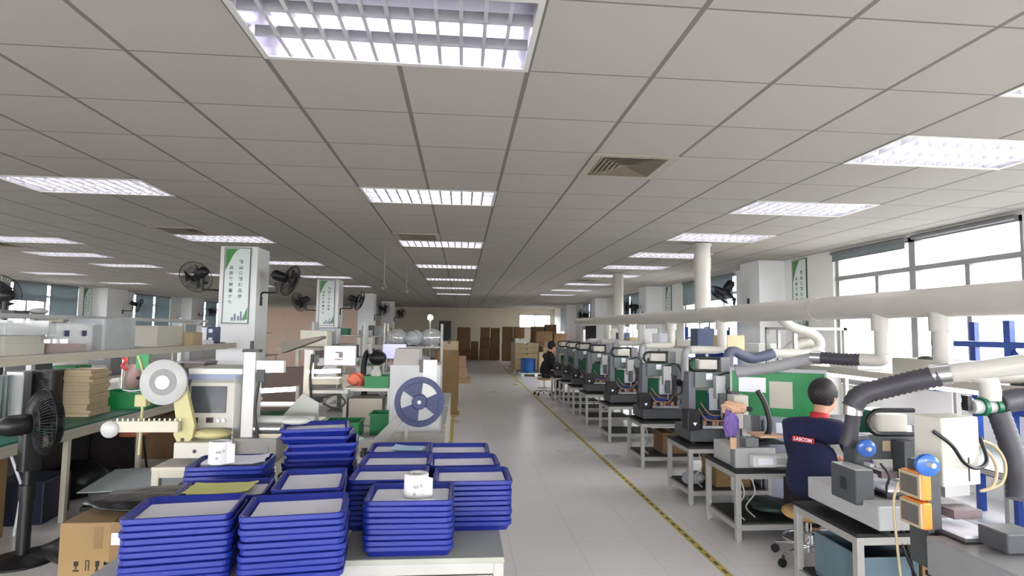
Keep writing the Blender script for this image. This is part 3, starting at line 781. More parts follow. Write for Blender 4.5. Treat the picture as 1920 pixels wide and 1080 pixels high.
# things under the bench
carton('yellowish carton under the near end of the green bench',-3.95,-3.42,3.25,3.8,0,.56,mat('yellow_cardboard',(182,146,66),.85))
carton('open topped carton under the bench next to the fan post',-3.95,-3.5,4.3,4.9,0,.60,M_CARD)
single('cable', MB().tube(curve([(-3.38,4.75,.66),(-3.34,4.78,.5),(-3.36,4.85,.40),(-3.37,4.86,.25),(-3.42,4.9,.01)]),.010), M_PAPER, 'white cable drooping under the bench behind the fan','cable')
carton('brown box under the middle of the green bench',-4.0,-3.55,7.6,8.1,0,.5,M_CARD2)
single('plastic_crate', MB().box(-.2,.2,-.2,.2,0,.35), mat('dark_blue_plastic',(30,34,58),.4), 'dark blue crate on the floor under the bench','crate',(-3.62,5.35,0),.1,bev=.01)
t = thing('stool','small red topped stool tucked under the bench','stool',(-3.7,7.0,0)); part('seat', MB().lathe([(.001,.40),(.15,.40),(.16,.42),(.16,.44),(.15,.455),(.001,.455)],n=20), M_SALMON, t)
for k in range(4): part('leg', MB().cyl((.10*math.cos(k*PI/2+.7),.10*math.sin(k*PI/2+.7),.40),(.16*math.cos(k*PI/2+.7),.16*math.sin(k*PI/2+.7),0),.012,n=8), M_BLACK, t)
single('bin_bag', MB().ball((0,0,.16),(.30,.22,.18),16,10), M_BAG, 'slumped black bag on the floor under the green bench','bag',(-3.68,6.0,0))
# flat topped cart with the grey sheet, and the black bag beside it
t = thing('platform_cart','low cart with a sheet of grey plate, beside the cabinet frame','cart',(-2.62,5.55,0),.18)
part('deck', MB().box(-.52,.52,-.38,.38,.13,.16), M_BLACK, t); part('plate', MB().box(-.54,.54,-.40,.40,.28,.288), M_SLATE, t, 'pale grey green plate')
part('load', MB().box(-.48,.48,-.34,.34,.16,.28), M_BLACK, t)
for sx in (-.42,.42):
    for sy in (-.28,.28): part('caster', MB().cyl((sx,sy-.02,.055),(sx,sy+.02,.055),.055,n=14).box(sx-.03,sx+.03,sy-.03,sy+.03,.10,.13), M_RUBBER, t)
def lumpy(rx,ry,rz,seed,n=28,m=16,amp=.14):
    rr = random.Random(seed); b = MB(); b.ball((0,0,0),(1,1,1),n,m)
    ph = [(rr.uniform(2,6),rr.uniform(2,6),rr.uniform(0,6)) for _ in range(6)]; out = []
    for x,y,z in b.v:
        s = 1+amp*sum(math.sin(p*x*2+q*y*2+r+z*3) for p,q,r in ph)/3
        out.append((x*s*rx,y*s*ry,max(-.98,z*s)*rz+rz*.98))
    b.v = out; return b
single('bin_bag', lumpy(.30,.20,.032,3), M_BAG, 'crumpled black bin bag lying on the near cardboard box','bag',(-1.62,3.30,.703),.2)
single('bin_bag', lumpy(.36,.26,.13,5), M_BAG, 'big black bin bag on the floor behind the fan base','bag',(-2.42,4.35,0),.3)
# near cardboard box with handling marks
t = carton('brown shipping carton with handling marks, standing before the fan',-1.89,-1.38,3.0,3.5,0,.70,M_CARD)
c = -.25
for bxs in (((-.245,-.20,.26,.30),(-.23,-.215,.235,.26),(-.25,-.19,.215,.228)),((-.13,-.12,.22,.30),(-.10,-.09,.22,.30),(-.13,-.09,.30,.308)),((-.03,.01,.255,.30),(-.022,.002,.225,.255),(-.03,.01,.215,.224)),((.06,.11,.27,.285),(.055,.075,.262,.293))):
    b = MB()
    for q in bxs: b.box(-.185+(q[0]+.25)*.45,-.185+(q[1]+.25)*.45,c-.0012,c-.0006,.50+(q[2]-.26)*.55,.50+(q[3]-.26)*.55)
    part('handling_mark', b, M_INK, t)
part('label_sticker', MB().box(-.02,.06,c-.0012,c-.0004,.595,.65), M_PAPER, t); part('tape_strip', MB().box(-.10,-.06,c-.0011,c-.0004,.58,.68), M_TAPE, t)
for k,(ya,yb) in enumerate(((5.65,6.35),(6.4,7.3),(8.15,8.75))):
    t = thing('storage_crate','dark storage crate under the green bench, %s from the camera' % ('first','second','third')[k],'crate',(-3.95,(ya+yb)/2,0)); h=(yb-ya)/2
    part('crate', MB().rbox(-.18,.18,-h,h,0,.56,.02), M_COAT, t, bev=.006); part('lid', MB().rbox(-.19,.19,-h-.01,h+.01,.56,.585,.02), M_BLACK, t)
# ---- pedestal fan
t = thing('pedestal_fan','black pedestal fan standing before the green bench','fan',(-3.02,4.42,0),math.radians(52))
part('base', MB().lathe([(.001,.045),(.05,.05),(.06,.035),(.20,.02),(.215,.008),(.215,0),(.001,0)],n=36), M_BLACK, t)
part('pole', MB().cyl((0,0,.04),(0,0,.46),.040).cyl((0,0,.44),(0,0,.80),.032), M_BLACK, t)
part('height_collar', MB().cyl((0,0,.42),(0,0,.52),.050), M_BLACK, t)
part('control_box', MB().rbox(-.06,.06,-.055,.055,.62,.88,.02), M_BLACK, t)
part('motor', MB().lathe([(.001,-.20),(.05,-.19),(.072,-.13),(.075,-.03),(.06,0),(.001,0)],(0,0,0.94),(1,0,0),n=20), M_BLACK, t)
def fan_cage(rad, dep, c, ax, n=30, rings=(.35,.65,1.0), wr=.0022):
    """two wire domes meeting at the rim, axis along ax"""
    q = Vector(ax).to_track_quat('Z','Y'); b = MB(); c = Vector(c)
    for s in (-1,1):
        for k in range(n):
            a = 2*PI*k/n
            pts = [c+q@Vector((rad*f*math.cos(a),rad*f*math.sin(a),s*dep*.5*math.sqrt(max(0,1-f**3)))) for f in (.16,.45,.75,.93,1.0)]
            b.tube(pts, wr, n=4, caps=False)
        for f in rings:
            pts = [c+q@Vector((rad*f*math.cos(a),rad*f*math.sin(a),s*dep*.5*math.sqrt(max(0,1-f**3)))) for a in [2*PI*k/32 for k in range(32)]]
            b.tube(pts, wr*(2.2 if f==1.0 else 1.1), n=5, closed=True)
        b.cyl(c+q@Vector((0,0,s*dep*.5-.004)), c+q@Vector((0,0,s*dep*.5+.006)), rad*.2, n=20)
    return b
def fan_blades(rad, c, ax, nb=3):
    q = Vector(ax).to_track_quat('Z','Y'); b = MB(); c = Vector(c)
    b.cyl(c+q@Vector((0,0,-.03)), c+q@Vector((0,0,.03)), rad*.18, n=16)
    for k in range(nb):
        a0 = 2*PI*k/nb; vs = []; m = 6
        for side in (0,1):
            for i in range(m+1):
                f = .15+.75*i/m; w = .30+.32*f
                for j in (-1,1): vs.append(c+q@Vector((rad*f*math.cos(a0+j*w),rad*f*math.sin(a0+j*w), j*.022+(.002 if side else -.002))))
        N = 2*(m+1); fs = []
        for i in range(m):
            fs.append((2*i,2*i+1,2*i+3,2*i+2)); fs.append((N+2*i,N+2*i+2,N+2*i+3,N+2*i+1))
        for i in range(m): fs += [(2*i,2*i+2,N+2*i+2,N+2*i),(2*i+1,N+2*i+1,N+2*i+3,2*i+3)]
        b.add(vs, fs, True)
    return b
part('guard', fan_cage(.235,.17,(.07,0,0.94),(1,0,0),60,wr=.0032), M_BLACK, t)
part('blades', fan_blades(.21,(.07,0,0.94),(1,0,0),5), M_BLACK, t)
single('fan_cord', MB().tube(curve([(-3.10,4.62,.012),(-2.88,4.78,.012),(-2.76,4.86,.02),(-2.80,4.98,.012),(-3.2,5.1,.012)]),.006), M_BLACK, 'black power cord trailing from the pedestal fan','cord')
# ---------------------------------------------------------------- posters on the columns and pilasters
def poster(label, loc, rz, cols, w=.39, h=1.16):
    t = thing('poster', label, 'poster', loc, rz, 'green and white slogan posters')
    part('board', MB().box(-w/2,w/2,-.012,0,-h/2,h/2), M_SIGNW, t)
    b = MB()
    for q in ((-w/2,-w/2+.012,-h/2,h/2),(w/2-.012,w/2,-h/2,h/2),(-w/2,w/2,-h/2,-h/2+.012),(-w/2,w/2,h/2-.012,h/2)): b.box(q[0],q[1],-.018,-.0,q[2],q[3])
    part('frame', b, M_MIDG, t)
    # green swooshes: upper left and lower right corners
    up = [(-w/2+.02,h/2-.02),(-w/2+.02,h/2-.36)]
    for k in range(9):
        a = k/8; up.append((-w/2+.03+.20*a**1.0, h/2-.34+.32*math.sin(a*PI/2)))
    lo = [(w/2-.02,-h/2+.06),(w/2-.02,-h/2+.26)]+[(w/2-.025-.10*k/6, -h/2+.25-.19*math.sin(k/6*PI/2)) for k in range(1,7)]
    Mx = Tr(0,-.0125,0)@Rx(PI/2)
    b = MB(); b.prism(up,0,.0008,Mx); b.prism(lo,0,.0008,Mx); part('green_swoosh', b, M_SIGNG, t)
    # little skyline at the foot
    b = MB()
    for k,(x,ww,hh) in enumerate(((-.06,.03,.05),(-.02,.03,.10),(.03,.03,.07),(.07,.025,.14),(.11,.03,.08))): b.box(x,x+ww,-.0135,-.012,-h/2+.045,-h/2+.045+hh)
    part('skyline_picture', b, mat('poster_skyline',(124,138,150),.5), t)
    for ci,(tx,z0) in enumerate(cols):
        x = (.055,-.085)[ci]
        for k,chh in enumerate(tx):
            Mt = Tr(x,-.0126,z0-k*.088)@Rx(PI/2)
            lettering('lettering', chh, .062, M_SIGNT, t, Mt, bold=True)
    return t
SL = [('精益求精铸品质',.36),('品质管理靠大家',.27)]
poster('green and white slogan poster on the nearest free column', (-3.43,9.1,2.265), 0, SL)
poster('green and white slogan poster on the second free column', (-3.43,15.0,2.265), 0, SL)
poster('slogan poster on the right wall between the big window and the pilaster', (XR,8.80,2.26), -PI/2, SL)
poster('slogan poster on the right wall past the standing pipes', (XR,14.7,2.26), -PI/2, SL)
poster('slogan poster on the left wall between the blinds', (XL,20.2,2.26), PI/2, SL)

# ---------------------------------------------------------------- wall fans
CAGE = fan_cage(.25,.15,(0,0,0),(1,0,0),48).mesh('guard', M_BLACK)
BLAD = fan_blades(.22,(0,0,0),(1,0,0),3).mesh('blades', M_DARKG)
b = MB(); b.lathe([(.001,-.30),(.05,-.295),(.075,-.26),(.08,-.14),(.06,-.08),(.001,-.08)],(0,0,0),(1,0,0),n=18); b.cyl((-.31,0,-.02),(-.30,0,-.05),.012)
MOTOR = b.mesh('motor', M_BLACK)
b = MB(); b.cyl((-.2,0,-.06),(-.2,0,-.20),.022,n=10).box(-.23,-.17,-.02,.02,-.10,-.04); YOKE = b.mesh('yoke', M_BLACK)
def wall_fan(label, head, az, tilt, mount, group='black wall fans'):
    """az: blow direction (deg, 0=+x); mount: wall point where the arm is screwed"""
    t = thing('wall_fan', label, 'fan', head, math.radians(az), group)
    for nm,me in (('guard',CAGE),('blades',BLAD),('motor',MOTOR)):
        o = part(nm, me, None, t); o.rotation_euler = (0,-math.radians(tilt),0)
    part('yoke', YOKE, None, t)
    inv = (Tr(*head)@Rz(math.radians(az))).inverted()
    m = inv @ Vector(mount); s = Vector((-.2,0,-.20))
    flat = Vector((m.x,m.y,0))-Vector((s.x,s.y,0)); knee = Vector((m.x,m.y,s.z)) - flat.normalized()*.03
    b = MB(); b.tube(curve([s, s.lerp(knee,.5), knee, m+Vector((0,0,.04))],6),.014,n=8); b.cyl(m+Vector((0,0,-.07)),m+Vector((0,0,.07)),.03,n=10)
    part('arm', b, M_BLACK, t)
    return t
wall_fan('black wall fan left of the nearest free column', (-4.12,9.3,2.40), 140, -18, (-3.69,9.35,2.25))
wall_fan('black wall fan right of the nearest free column', (-2.70,9.3,2.37), 40, -18, (-3.14,9.3,2.04))
wall_fan('black wall fan left of the second free column', (-4.15,15.1,2.28), 160, -18, (-3.69,15.15,2.2))
wall_fan('black wall fan right of the second free column', (-2.64,15.15,2.33), 25, -18, (-3.14,15.2,2.04))
wall_fan('black wall fan right of the third free column', (-2.80,21.0,2.31), 65, -15, (-3.14,21.1,1.97))
wall_fan('black wall fan right of the fourth free column', (-2.80,26.9,2.33), 70, -15, (-3.14,27,2.02))
wall_fan('black wall fan on the left wall near the first blinds', (-11.45,21.6,2.33), 30, -18, (XL+.45,21.4,2.1))
wall_fan('black wall fan on the far left wall pilaster', (-11.4,27.6,2.3), -30, -18, (XL+.45,27.3,2.15))
wall_fan('black wall fan above the white pipe at the first right pilaster', (4.55,9.75,2.30), 175, -55, (4.95,9.6,2.17))
wall_fan('black wall fan at the second right pilaster', (4.55,15.5,2.29), 190, -8, (4.95,15.5,2.12))
wall_fan('black wall fan at the third right pilaster', (4.5,21.5,2.2), 200, -8, (4.95,21.5,2.05))
t = thing('wall_fan', 'black fan at the left picture edge above the shelf tier', 'fan', (-5.62,7.5,1.98), 2.6)
for nm,me in (('guard',CAGE),('blades',BLAD),('motor',MOTOR)): part(nm, me, None, t)
part('pole', MB().cyl((-.2,0,-1.98),(-.2,0,-.05),.025).cyl((-.2,0,-1.98),(-.2,0,-1.95),.2,n=20), M_BLACK, t)
# ---------------------------------------------------------------- right side: overhead pipe
PX, PZ = 3.25, 1.875
t = thing('exhaust_pipe', 'long white exhaust pipe running above the machine row', 'pipe', (PX,0,PZ))
part('main_pipe', MB().cyl((0,.4,0),(0,16.0,0),.102,n=32).ball((0,16.0,0),(.102,.03,.102),20,8), M_PIPE, t)
for y in (5.1,7.62,10.2,11.9,13.6): part('pipe_coupling', MB().cyl((0,y-.08,0),(0,y+.08,0),.108,n=32), M_PIPE, t)
for y in (7.62,11.9):
    part('riser_pipe', MB().cyl((.02,y,0),(.02,y,HC-PZ-.025),.108,n=28), M_PIPE, t)
    part('riser_collar', MB().cyl((.02,y,.62),(.02,y,.80),.114,n=28), M_PIPE, t)
    part('riser_collar', MB().cyl((.02,y,.95),(.02,y,HC-PZ-.008),.125,n=28), M_PIPE, t)
DROPS = [(3.66,1.42),(4.22,1.45),(7.0,1.44),(8.75,1.44),(10.3,1.44),(11.6,1.44),(12.7,1.44)]
for y,zb in DROPS:
    part('branch_tee', MB().cyl((0,y,-.20),(0,y,0),.078,n=20), M_PIPE, t)
    part('branch_pipe', MB().cyl((0,y,zb-PZ+.05),(0,y,-.18),.058,n=20), M_PIPE, t)
# branch runs towards the machines (elbow + horizontal), then hoses
def branch(label, pts, r=.055):
    return single('branch_pipe', MB().tube(curve(pts,8),r,n=16), M_PIPE, label, 'pipe')
def hose(label, pts, r, m, ribs=.13, rl=.03):
    return single('flexible_hose', MB().tube(curve(pts,12),r,n=14,ribs=ribs,rib_len=rl), m, label, 'hose')
def clamp(label, a, b, r): return single('hose_clamp', MB().cyl(a,b,r,n=20), M_STEEL, label, 'clamp')
branch('white branch pipe lying on the shelf below the nearest tee', [(3.25,3.66,1.47),(3.25,3.655,1.42),(3.36,3.6,1.395),(3.7,3.5,1.39),(4.2,3.35,1.39)],.052)
branch('white pipe slanting out of the picture edge above the ivory control box', [(2.70,3.06,1.425),(2.82,2.95,1.46),(3.0,2.8,1.51),(3.3,2.55,1.58),(3.9,2.0,1.66)],.052)
branch('short white elbow dropping from the slanting pipe', [(2.80,2.97,1.45),(2.86,2.95,1.42),(2.875,2.94,1.36),(2.875,2.94,1.30)],.05)
clamp('steel clamp joining the dark corrugated hose and slanting pipe', (2.66,3.085,1.418),(2.73,3.03,1.435),.060)
hose('dark corrugated hose arching over the seated worker machine', [(2.69,3.06,1.42),(2.60,3.12,1.39),(2.48,3.2,1.34),(2.38,3.24,1.305),(2.33,3.25,1.27),(2.31,3.26,1.22)],.055,M_HOSED)
clamp('pale clamp at the lower end of the dark corrugated hose', (2.312,3.26,1.235),(2.308,3.26,1.175),.05)
hose('black hose dropping to the worker machine below the dark corrugated hose', [(2.31,3.26,1.2),(2.31,3.27,1.13),(2.30,3.28,1.05),(2.28,3.29,.99)],.040,M_HOSED,.06)
hose('dark hose reaching in from the right edge beside the green valve', [(3.7,2.85,1.35),(3.35,2.9,1.33),(3.1,2.94,1.31),(2.92,2.94,1.285)],.055,M_HOSED)
branch('short white elbow under the second tee', [(3.25,4.22,1.50),(3.245,4.225,1.46),(3.2,4.27,1.45),(3.14,4.33,1.45)],.05)
hose('grey corrugated hose lying from the second tee to the pale hose', [(3.15,4.32,1.45),(3.08,4.42,1.445),(3.0,4.52,1.45),(2.95,4.58,1.452)],.046,M_HOSED)
clamp('white taped joint between the grey and pale hoses', (2.97,4.555,1.451),(2.92,4.62,1.452),.055)
hose('pale corrugated hose sagging above the green board', [(2.95,4.59,1.452),(2.84,4.70,1.41),(2.70,4.80,1.36),(2.55,4.90,1.32),(2.42,4.95,1.30)],.046,M_HOSEG)
branch('white pipe looping down from the main pipe behind the slate blue hose', [(3.25,5.75,1.86),(3.42,5.75,1.72),(3.62,5.75,1.66),(3.72,5.75,1.58),(3.71,5.75,1.49),(3.60,5.75,1.445),(3.4,5.75,1.44),(3.2,5.75,1.44)],.05)
hose('slate blue hose looping over the fourth table machine', [(3.22,5.75,1.44),(3.08,5.75,1.40),(2.98,5.75,1.385),(2.88,5.75,1.42),(2.80,5.75,1.455),(2.74,5.75,1.42),(2.735,5.75,1.22)],.05,M_HOSEB,.08)
for k,y in enumerate((7.0,8.75,10.3,11.6,12.7)):
    q = ('fifth','sixth','seventh','eighth','ninth')[k]
    branch('white pipe over the %s table machine' % q, [(3.25,y,1.49),(3.245,y,1.45),(3.15,y,1.43),(2.95,y,1.43),(2.84,y,1.425)],.05)
    hose('grey hose draped to the %s table machine' % q, [(2.86,y,1.426),(2.80,y,1.415),(2.765,y-.01,1.34),(2.76,y-.02,1.05)],.045,M_HOSEG,.08)
    hose('black hose below the grey one at the %s table machine' % q, [(2.76,y-.02,1.06),(2.75,y-.03,.94),(2.70,y-.05,.87),(2.62,y-.08,.84)],.036,M_HOSED,.08)
# valve below the elbow
t = thing('pipe_valve', 'green banded clamp joint under the near white elbow', 'valve', (2.86,2.94,1.265))
part('body', MB().cyl((-.10,0,0),(.10,0,0),.038,n=20), M_LIGHTG, t)
part('band', MB().cyl((-.05,0,0),(-.025,0,0),.05,n=20), M_DGREEN, t); part('band', MB().cyl((.025,0,0),(.05,0,0),.05,n=20), M_DGREEN, t); part('lever', MB().box(-.135,-.11,-.02,.02,-.02,.06), M_BLACK, t)
hose('thick black hose falling behind the ivory control box', [(2.90,2.92,1.24),(2.93,2.90,1.1),(2.95,2.88,.95),(2.91,2.84,.80)],.05,M_HOSED,.06)

# ---------------------------------------------------------------- tables of the row
TABS = [('T5',1.62,2.62),('T4',3.09,3.71),('T3',4.50,5.09),('T2',5.455,6.05),('T1',6.93,7.53),('T0',8.50,9.12),('Ta',10.08,10.68),('Tb',11.3,11.85),('Tc',12.4,12.95),('Td',13.5,14.05)]
ORD = ['nearest','second','third','fourth','fifth','sixth','seventh','eighth','ninth','tenth']
for k,(nm,y0,y1) in enumerate(TABS):
    frame_table('machine_table', 'aluminium table with black top, %s in the right machine row' % ORD[k], 2.19, 3.02, y0, y1, .55, M_MAT, t=.042, shelf=.13, shelf_m=M_MAT, group='aluminium machine tables')
# the machines
def make_robot(name='soldering_machine', H=.70):
    t = thing(name, 'proto', 'machine', (0,0,0), 0, 'dark gantry machines')
    part('base', MB().box(.02,.55,.06,.50,.02,.15), M_DARKG, t, bev=.01)
    for x in (.06,.50):
        for y in (.10,.46): part('foot', MB().cyl((x,y,0),(x,y,.022),.022,n=10), M_RUBBER, t)
    for x in (.03,.47):
        b = MB(); b.prism([(.12,.04),(.34,.04),(.32,.30),(.25,H),(.12,H)],0,.07,Tr(x,0,0)@Matrix(((0,0,1,0),(1,0,0,0),(0,1,0,0),(0,0,0,1))))
        part('side_column', b, M_COLG, t, bev=.008)
    bm = part('crossbeam', MB().box(.085,.475,.10,.22,H-.155,H), M_GREENG, t, bev=.006)
    part('label_plate', MB().box(.20,.265,.096,.1,H-.075,H-.012), M_PAPER, bm)
    part('head_carriage', MB().box(.27,.37,.03,.10,H-.26,H-.03), M_LIGHTG, t, bev=.006)
    h = part('soldering_head', MB().box(.29,.35,.0,.05,H-.36,H-.2), M_DARKG, t, bev=.004)
    part('nozzle', MB().cyl((.32,.02,H-.44),(.32,.02,H-.35),.006,.012,n=10), M_STEEL, h)
    part('motor', MB().rbox(.14,.34,.13,.21,H+.03,H+.12,.02), M_IVORY, t, bev=.006)
    part('motor_bracket', MB().box(.36,.46,.11,.22,H,H+.15), M_MIDG, t, bev=.006)
    loop = [(.40,.14,H+.14)]+[(.12+.0-.065*math.sin(a),.14,H+.075+.065*math.cos(a)) for a in [PI*k/8 for k in range(9)]]+[(.32,.14,H+.01)]
    part('cable_chain', MB().tube(loop,.016,n=6), M_BLACK, t)
    part('worktable', MB().box(.12,.45,.0,.40,.16,.185), M_STEEL, t, bev=.003)
    b = MB(); rr = random.Random(3)
    for k in range(7): b.cbox((.17+.04*k,.12+rr.uniform(-.06,.1),.185+.02),(.03,rr.uniform(.03,.09),.04),rr.uniform(-.5,.5))
    part('fixture', b, mat('copper_fixture',(150,116,96),.45,metal=.3), t)
    part('back_board', MB().box(.15,.30,.30,.305,.30,.50), M_DGREEN, t); part('white_card', MB().box(.31,.43,.28,.285,.30,.54), M_PAPER, t)
    part('blue_block', MB().rbox(.20,.40,.22,.27,.19,.26,.02), M_RACK, t); part('dark_guide', MB().box(.12,.47,.27,.30,.18,.30), M_DARKG, t)
    part('cable_bundle', MB().tube(curve([(.12,.10,.34),(.16,.04,.25),(.25,.05,.23),(.33,.02,.24),(.44,.08,.34)]),.008).tube(curve([(.13,.08,.40),(.20,.04,.30),(.30,.05,.28),(.42,.05,.30)]),.006), mat('copper_fixture',(150,116,96),.45,metal=.3), t)
    part('side_motor', MB().cyl((.50,.06,.46),(.50,.12,.46),.045,n=18).cyl((.50,.03,.46),(.50,.06,.46),.02,n=12), M_BLACK, t)
    cb = part('control_box', MB().box(-.05,.07,-.05,.11,.15,.34), M_BLACK, t, bev=.006)
    s = [(0,-.02),(.016,.002),(.016,.012),(.008,.016),(0,.010),(-.008,.016),(-.016,.012),(-.016,.002)]
    part('white_mark', MB().prism(s,0,.001,Tr(.02,-.0515,.215)@Rx(PI/2)), M_PAPER, cb)
    part('wire_loom', MB().tube(curve([(.30,.05,H-.03),(.42,.02,H+.0),(.50,.04,H-.12),(.50,.05,.2)]),.009).tube(curve([(.36,.04,H-.1),(.41,.0,H-.25),(.38,.02,.25)]),.006), M_BLACK, t)
    return t
rob = make_robot(); LABELS.pop('proto')
def rl(k): return 'dark gantry machine on the %s table of the row' % k
SPOT = [('fourth from the camera',2.24,5.52),('fifth',2.23,6.98),('sixth',2.23,8.55),('seventh',2.23,10.12),('eighth',2.23,11.33),('ninth',2.23,12.42),('tenth, farthest',2.23,13.52)]
for k,(nm,x,y) in enumerate(SPOT):
    if k == 0: rob.location = (x,y,.55); rob['label'] = rl(nm)
    else: dup(rob, rl(nm), (x,y,.55))
# the worker's machine and the nearest machine: a lower gantry with bigger parts
def make_low(label, loc, H=.50, W=.62, near=False):
    t = thing('soldering_machine', label, 'machine', loc, 0, 'dark gantry machines')
    part('base', MB().box(.04,W-.06,-.55,.10,.03,.20) if near else MB().box(-.02,W-.10,-.14,.50,.05,.18), mat('base_grey',(128,128,130),.45) if near else M_LIGHTG, t, bev=.008)
    for x in (.08,W-.16):
        for y in ((-.4,.05) if near else (-.05,.4)): part('foot', MB().cyl((x,y,0),(x,y,.052 if not near else .032),.025,n=10), M_RUBBER, t)
    for x in ((.09,) if near else (.06,W-.12)):
        part('side_column', MB().box(x,x+(.07 if near else .09),.14,.26,.03,H), M_DARKG, t, bev=.008)
    if not near:
      bm = part('crossbeam', MB().box(.15,W-.11,.16,.27,H-.14,H), M_DARKG, t, bev=.006)
      part('label_plate', MB().box(.24,.29,.156,.16,H-.09,H-.03), M_CARD3, bm)
      part('head_carriage', MB().box(.30,.40,.06,.16,H-.24,H-.02), M_DARKG, t, bev=.006)
    if not near:
     part('motor', MB().rbox(.22,.42,.16,.26,H+.02,H+.12,.03), M_IVORY, t, bev=.008)
     loop = [(.44,.15,H+.15)]+[(.22-.075*math.sin(a),.15,H+.08+.07*math.cos(a)) for a in [PI*k/8 for k in range(9)]]+[(.44,.15,H+.01)]
     part('cable_chain', MB().tube(loop,.014,n=8), M_BLACK, t)
    part('worktable', MB().box(.12,.44,-.02,.34,.185,.21), M_BLACK, t, bev=.004)
    part('white_board', MB().box(.16,.34,.02,.26,.21,.222), M_PAPER, t, 'white board on the work plate'); part('wired_block', MB().box(.20,.34,.12,.22,.26,.30), mat('board_brown',(110,94,96),.5), t)
    sp = part('wire_spool', MB().lathe([(.008,-.012),(.048,-.012),(.05,-.009),(.022,-.006),(.022,.006),(.05,.009),(.048,.012),(.008,.012)],((.06,.10,H+.0) if near else (.09,.09,H-.06)),(.25,1,.1),n=28), M_SPOOL, t)
    part('spool_hub', MB().cyl((.06 if near else .09,.06,H+.005 if near else H-.06),(.06 if near else .09,.11,H+.005 if near else H-.06),.012,n=12), M_IVORY, sp)
    rr = random.Random(4)
    for k in range(0 if near else 4):
        x = .095+rr.uniform(-.02,.05); part('connector', MB().box(x,x+.028,.06,.11,.16+.06*k,.178+.06*k), M_LIGHTG, t)
    return t
t4 = make_low('dark low gantry machine with a grey control box, before the seated man', (2.26,3.12,.55))
cbx = part('control_box', MB().box(-.06,.05,-.02,.20,.15,.34), M_DARKG, t4, bev=.006)
b = MB()
for k in range(7): b.box(-.0625,-.06,.06,.11,.215+.01*k,.220+.01*k)
part('fan_grille', b, M_BLACK, cbx); part('top_plate', MB().box(-.055,.045,-.015,.195,.34,.344), M_LIGHTG, cbx)
part('wire_loom', MB().tube(curve([(.15,.06,.36),(.17,.02,.30),(.16,.03,.22),(.18,.0,.10),(.20,-.02,-.06),(.27,-.04,-.24),(.36,0,-.30)]),.007).tube(curve([(.13,.05,.2),(.19,.0,.12),(.24,-.02,-.1),(.27,-.02,-.26)]),.009).tube(curve([(.2,.03,.12),(.28,-.02,.02),(.34,-.03,-.12),(.4,.0,-.2)]),.006), M_BLACK, t4)
part('wire_block', MB().cbox((.22,.02,.12),(.13,.10,.14)), M_BLACK, t4, bev=.02)
t5 = make_low('dark machine column and base at the right edge, with orange meters', (2.06,2.40,.55), H=.51, near=True)
for z0,z1 in ((.345,.465),(.215,.335)):
    pm = part('power_meter', MB().box(.045,.092,.115,.25,z0,z1), M_ORANGE, t5, bev=.008)
    part('meter_bezel', MB().box(.036,.046,.12,.245,z0+.005,z1-.005), M_CARD3, pm); part('meter_glass', MB().box(.033,.037,.132,.233,z0+.018,z1-.018), M_GLASSG, pm)
part('meter_lead', MB().tube(curve([(.03,.24,.40),(.01,.25,.3),(.02,.25,.1),(.03,.24,-.1)]),.006), M_CARD3, t5)
part('controller', MB().box(.18,.34,-.16,-.02,.21,.29), M_DARKG, t5, bev=.006); part('slide_rail', MB().box(.14,.46,-.22,.10,.16,.185), M_LIGHTG, t5, bev=.004)
# ivory control cabinet hung over the near machine
t = thing('control_cabinet', 'ivory control box with a black cable loop over the near machine', 'control box', (2.36,2.66,.94), .2)
part('case', MB().box(-.12,.12,-.07,.07,0,.32), M_IVORY, t, bev=.006); part('side_plate', MB().box(.122,.128,-.06,.06,.02,.30), M_CREAM, t)
part('slot', MB().box(.04,.046,-.073,-.07,.02,.13), M_BLACK, t); part('bracket', MB().box(-.06,.10,-.03,.05,-.06,0), M_STEEL, t)
part('cable', MB().tube(curve([(-.16,-.06,.26),(-.10,-.10,.20),(-.04,-.11,.12),(.04,-.11,.09),(.12,-.10,.12),(.14,-.06,.22)]),.009), M_BLACK, t)
part('air_line', MB().tube(curve([(.14,-.02,.20),(.22,-.04,.14),(.27,-.04,.06),(.24,-.04,-.02),(.18,-.02,-.05)]),.007).tube(curve([(.14,-.02,.21),(.26,-.04,.17),(.33,-.04,.08),(.30,-.04,-.01),(.2,-.02,-.05)]),.007), M_CARD3, t)
# machine with the white front panel on the third table
t = thing('dispensing_machine', 'grey machine with a white front panel, on the third table', 'machine', (2.24,4.56,.55), 0)
part('base', MB().box(.0,.34,.04,.46,.0,.16), M_LIGHTG, t, bev=.006); fp = part('front_panel', MB().box(.10,.44,-.06,.02,.03,.12), M_WHITE, t, bev=.006)
part('keypad', MB().box(.14,.26,-.064,-.06,.05,.10), M_PAPER, fp); part('display', MB().box(.29,.39,-.064,-.06,.05,.10), M_LIGHTG, fp)
part('post', MB().box(-.01,.04,.05,.12,.0,.36), M_MIDG, t, bev=.004)
part('motor_box', MB().box(.10,.21,.06,.20,.16,.23), M_MIDG, t, bev=.008)
part('work_plate', MB().box(.20,.44,.08,.34,.18,.20), M_BLACK, t); part('upper_plate', MB().box(.24,.44,.10,.32,.23,.245), M_TAN, t)
hd = part('vision_head', MB().rbox(.09,.22,.24,.38,.40,.56,.012).box(.12,.18,.27,.35,.28,.40), M_IVORY, t, bev=.004); part('knob', MB().cyl((.10,.225,.48),(.10,.25,.48),.02,n=14).cyl((.21,.2,.45),(.21,.24,.45),.022,n=14), M_BLACK, hd)
part('column', MB().box(.12,.20,.36,.44,.16,.58), M_DARKG, t); part('side_hose', MB().tube(curve([(.33,.30,.60),(.37,.26,.50),(.39,.22,.36),(.37,.2,.26),(.30,.2,.20)]),.022,n=10,ribs=.08), M_BLACK, t)
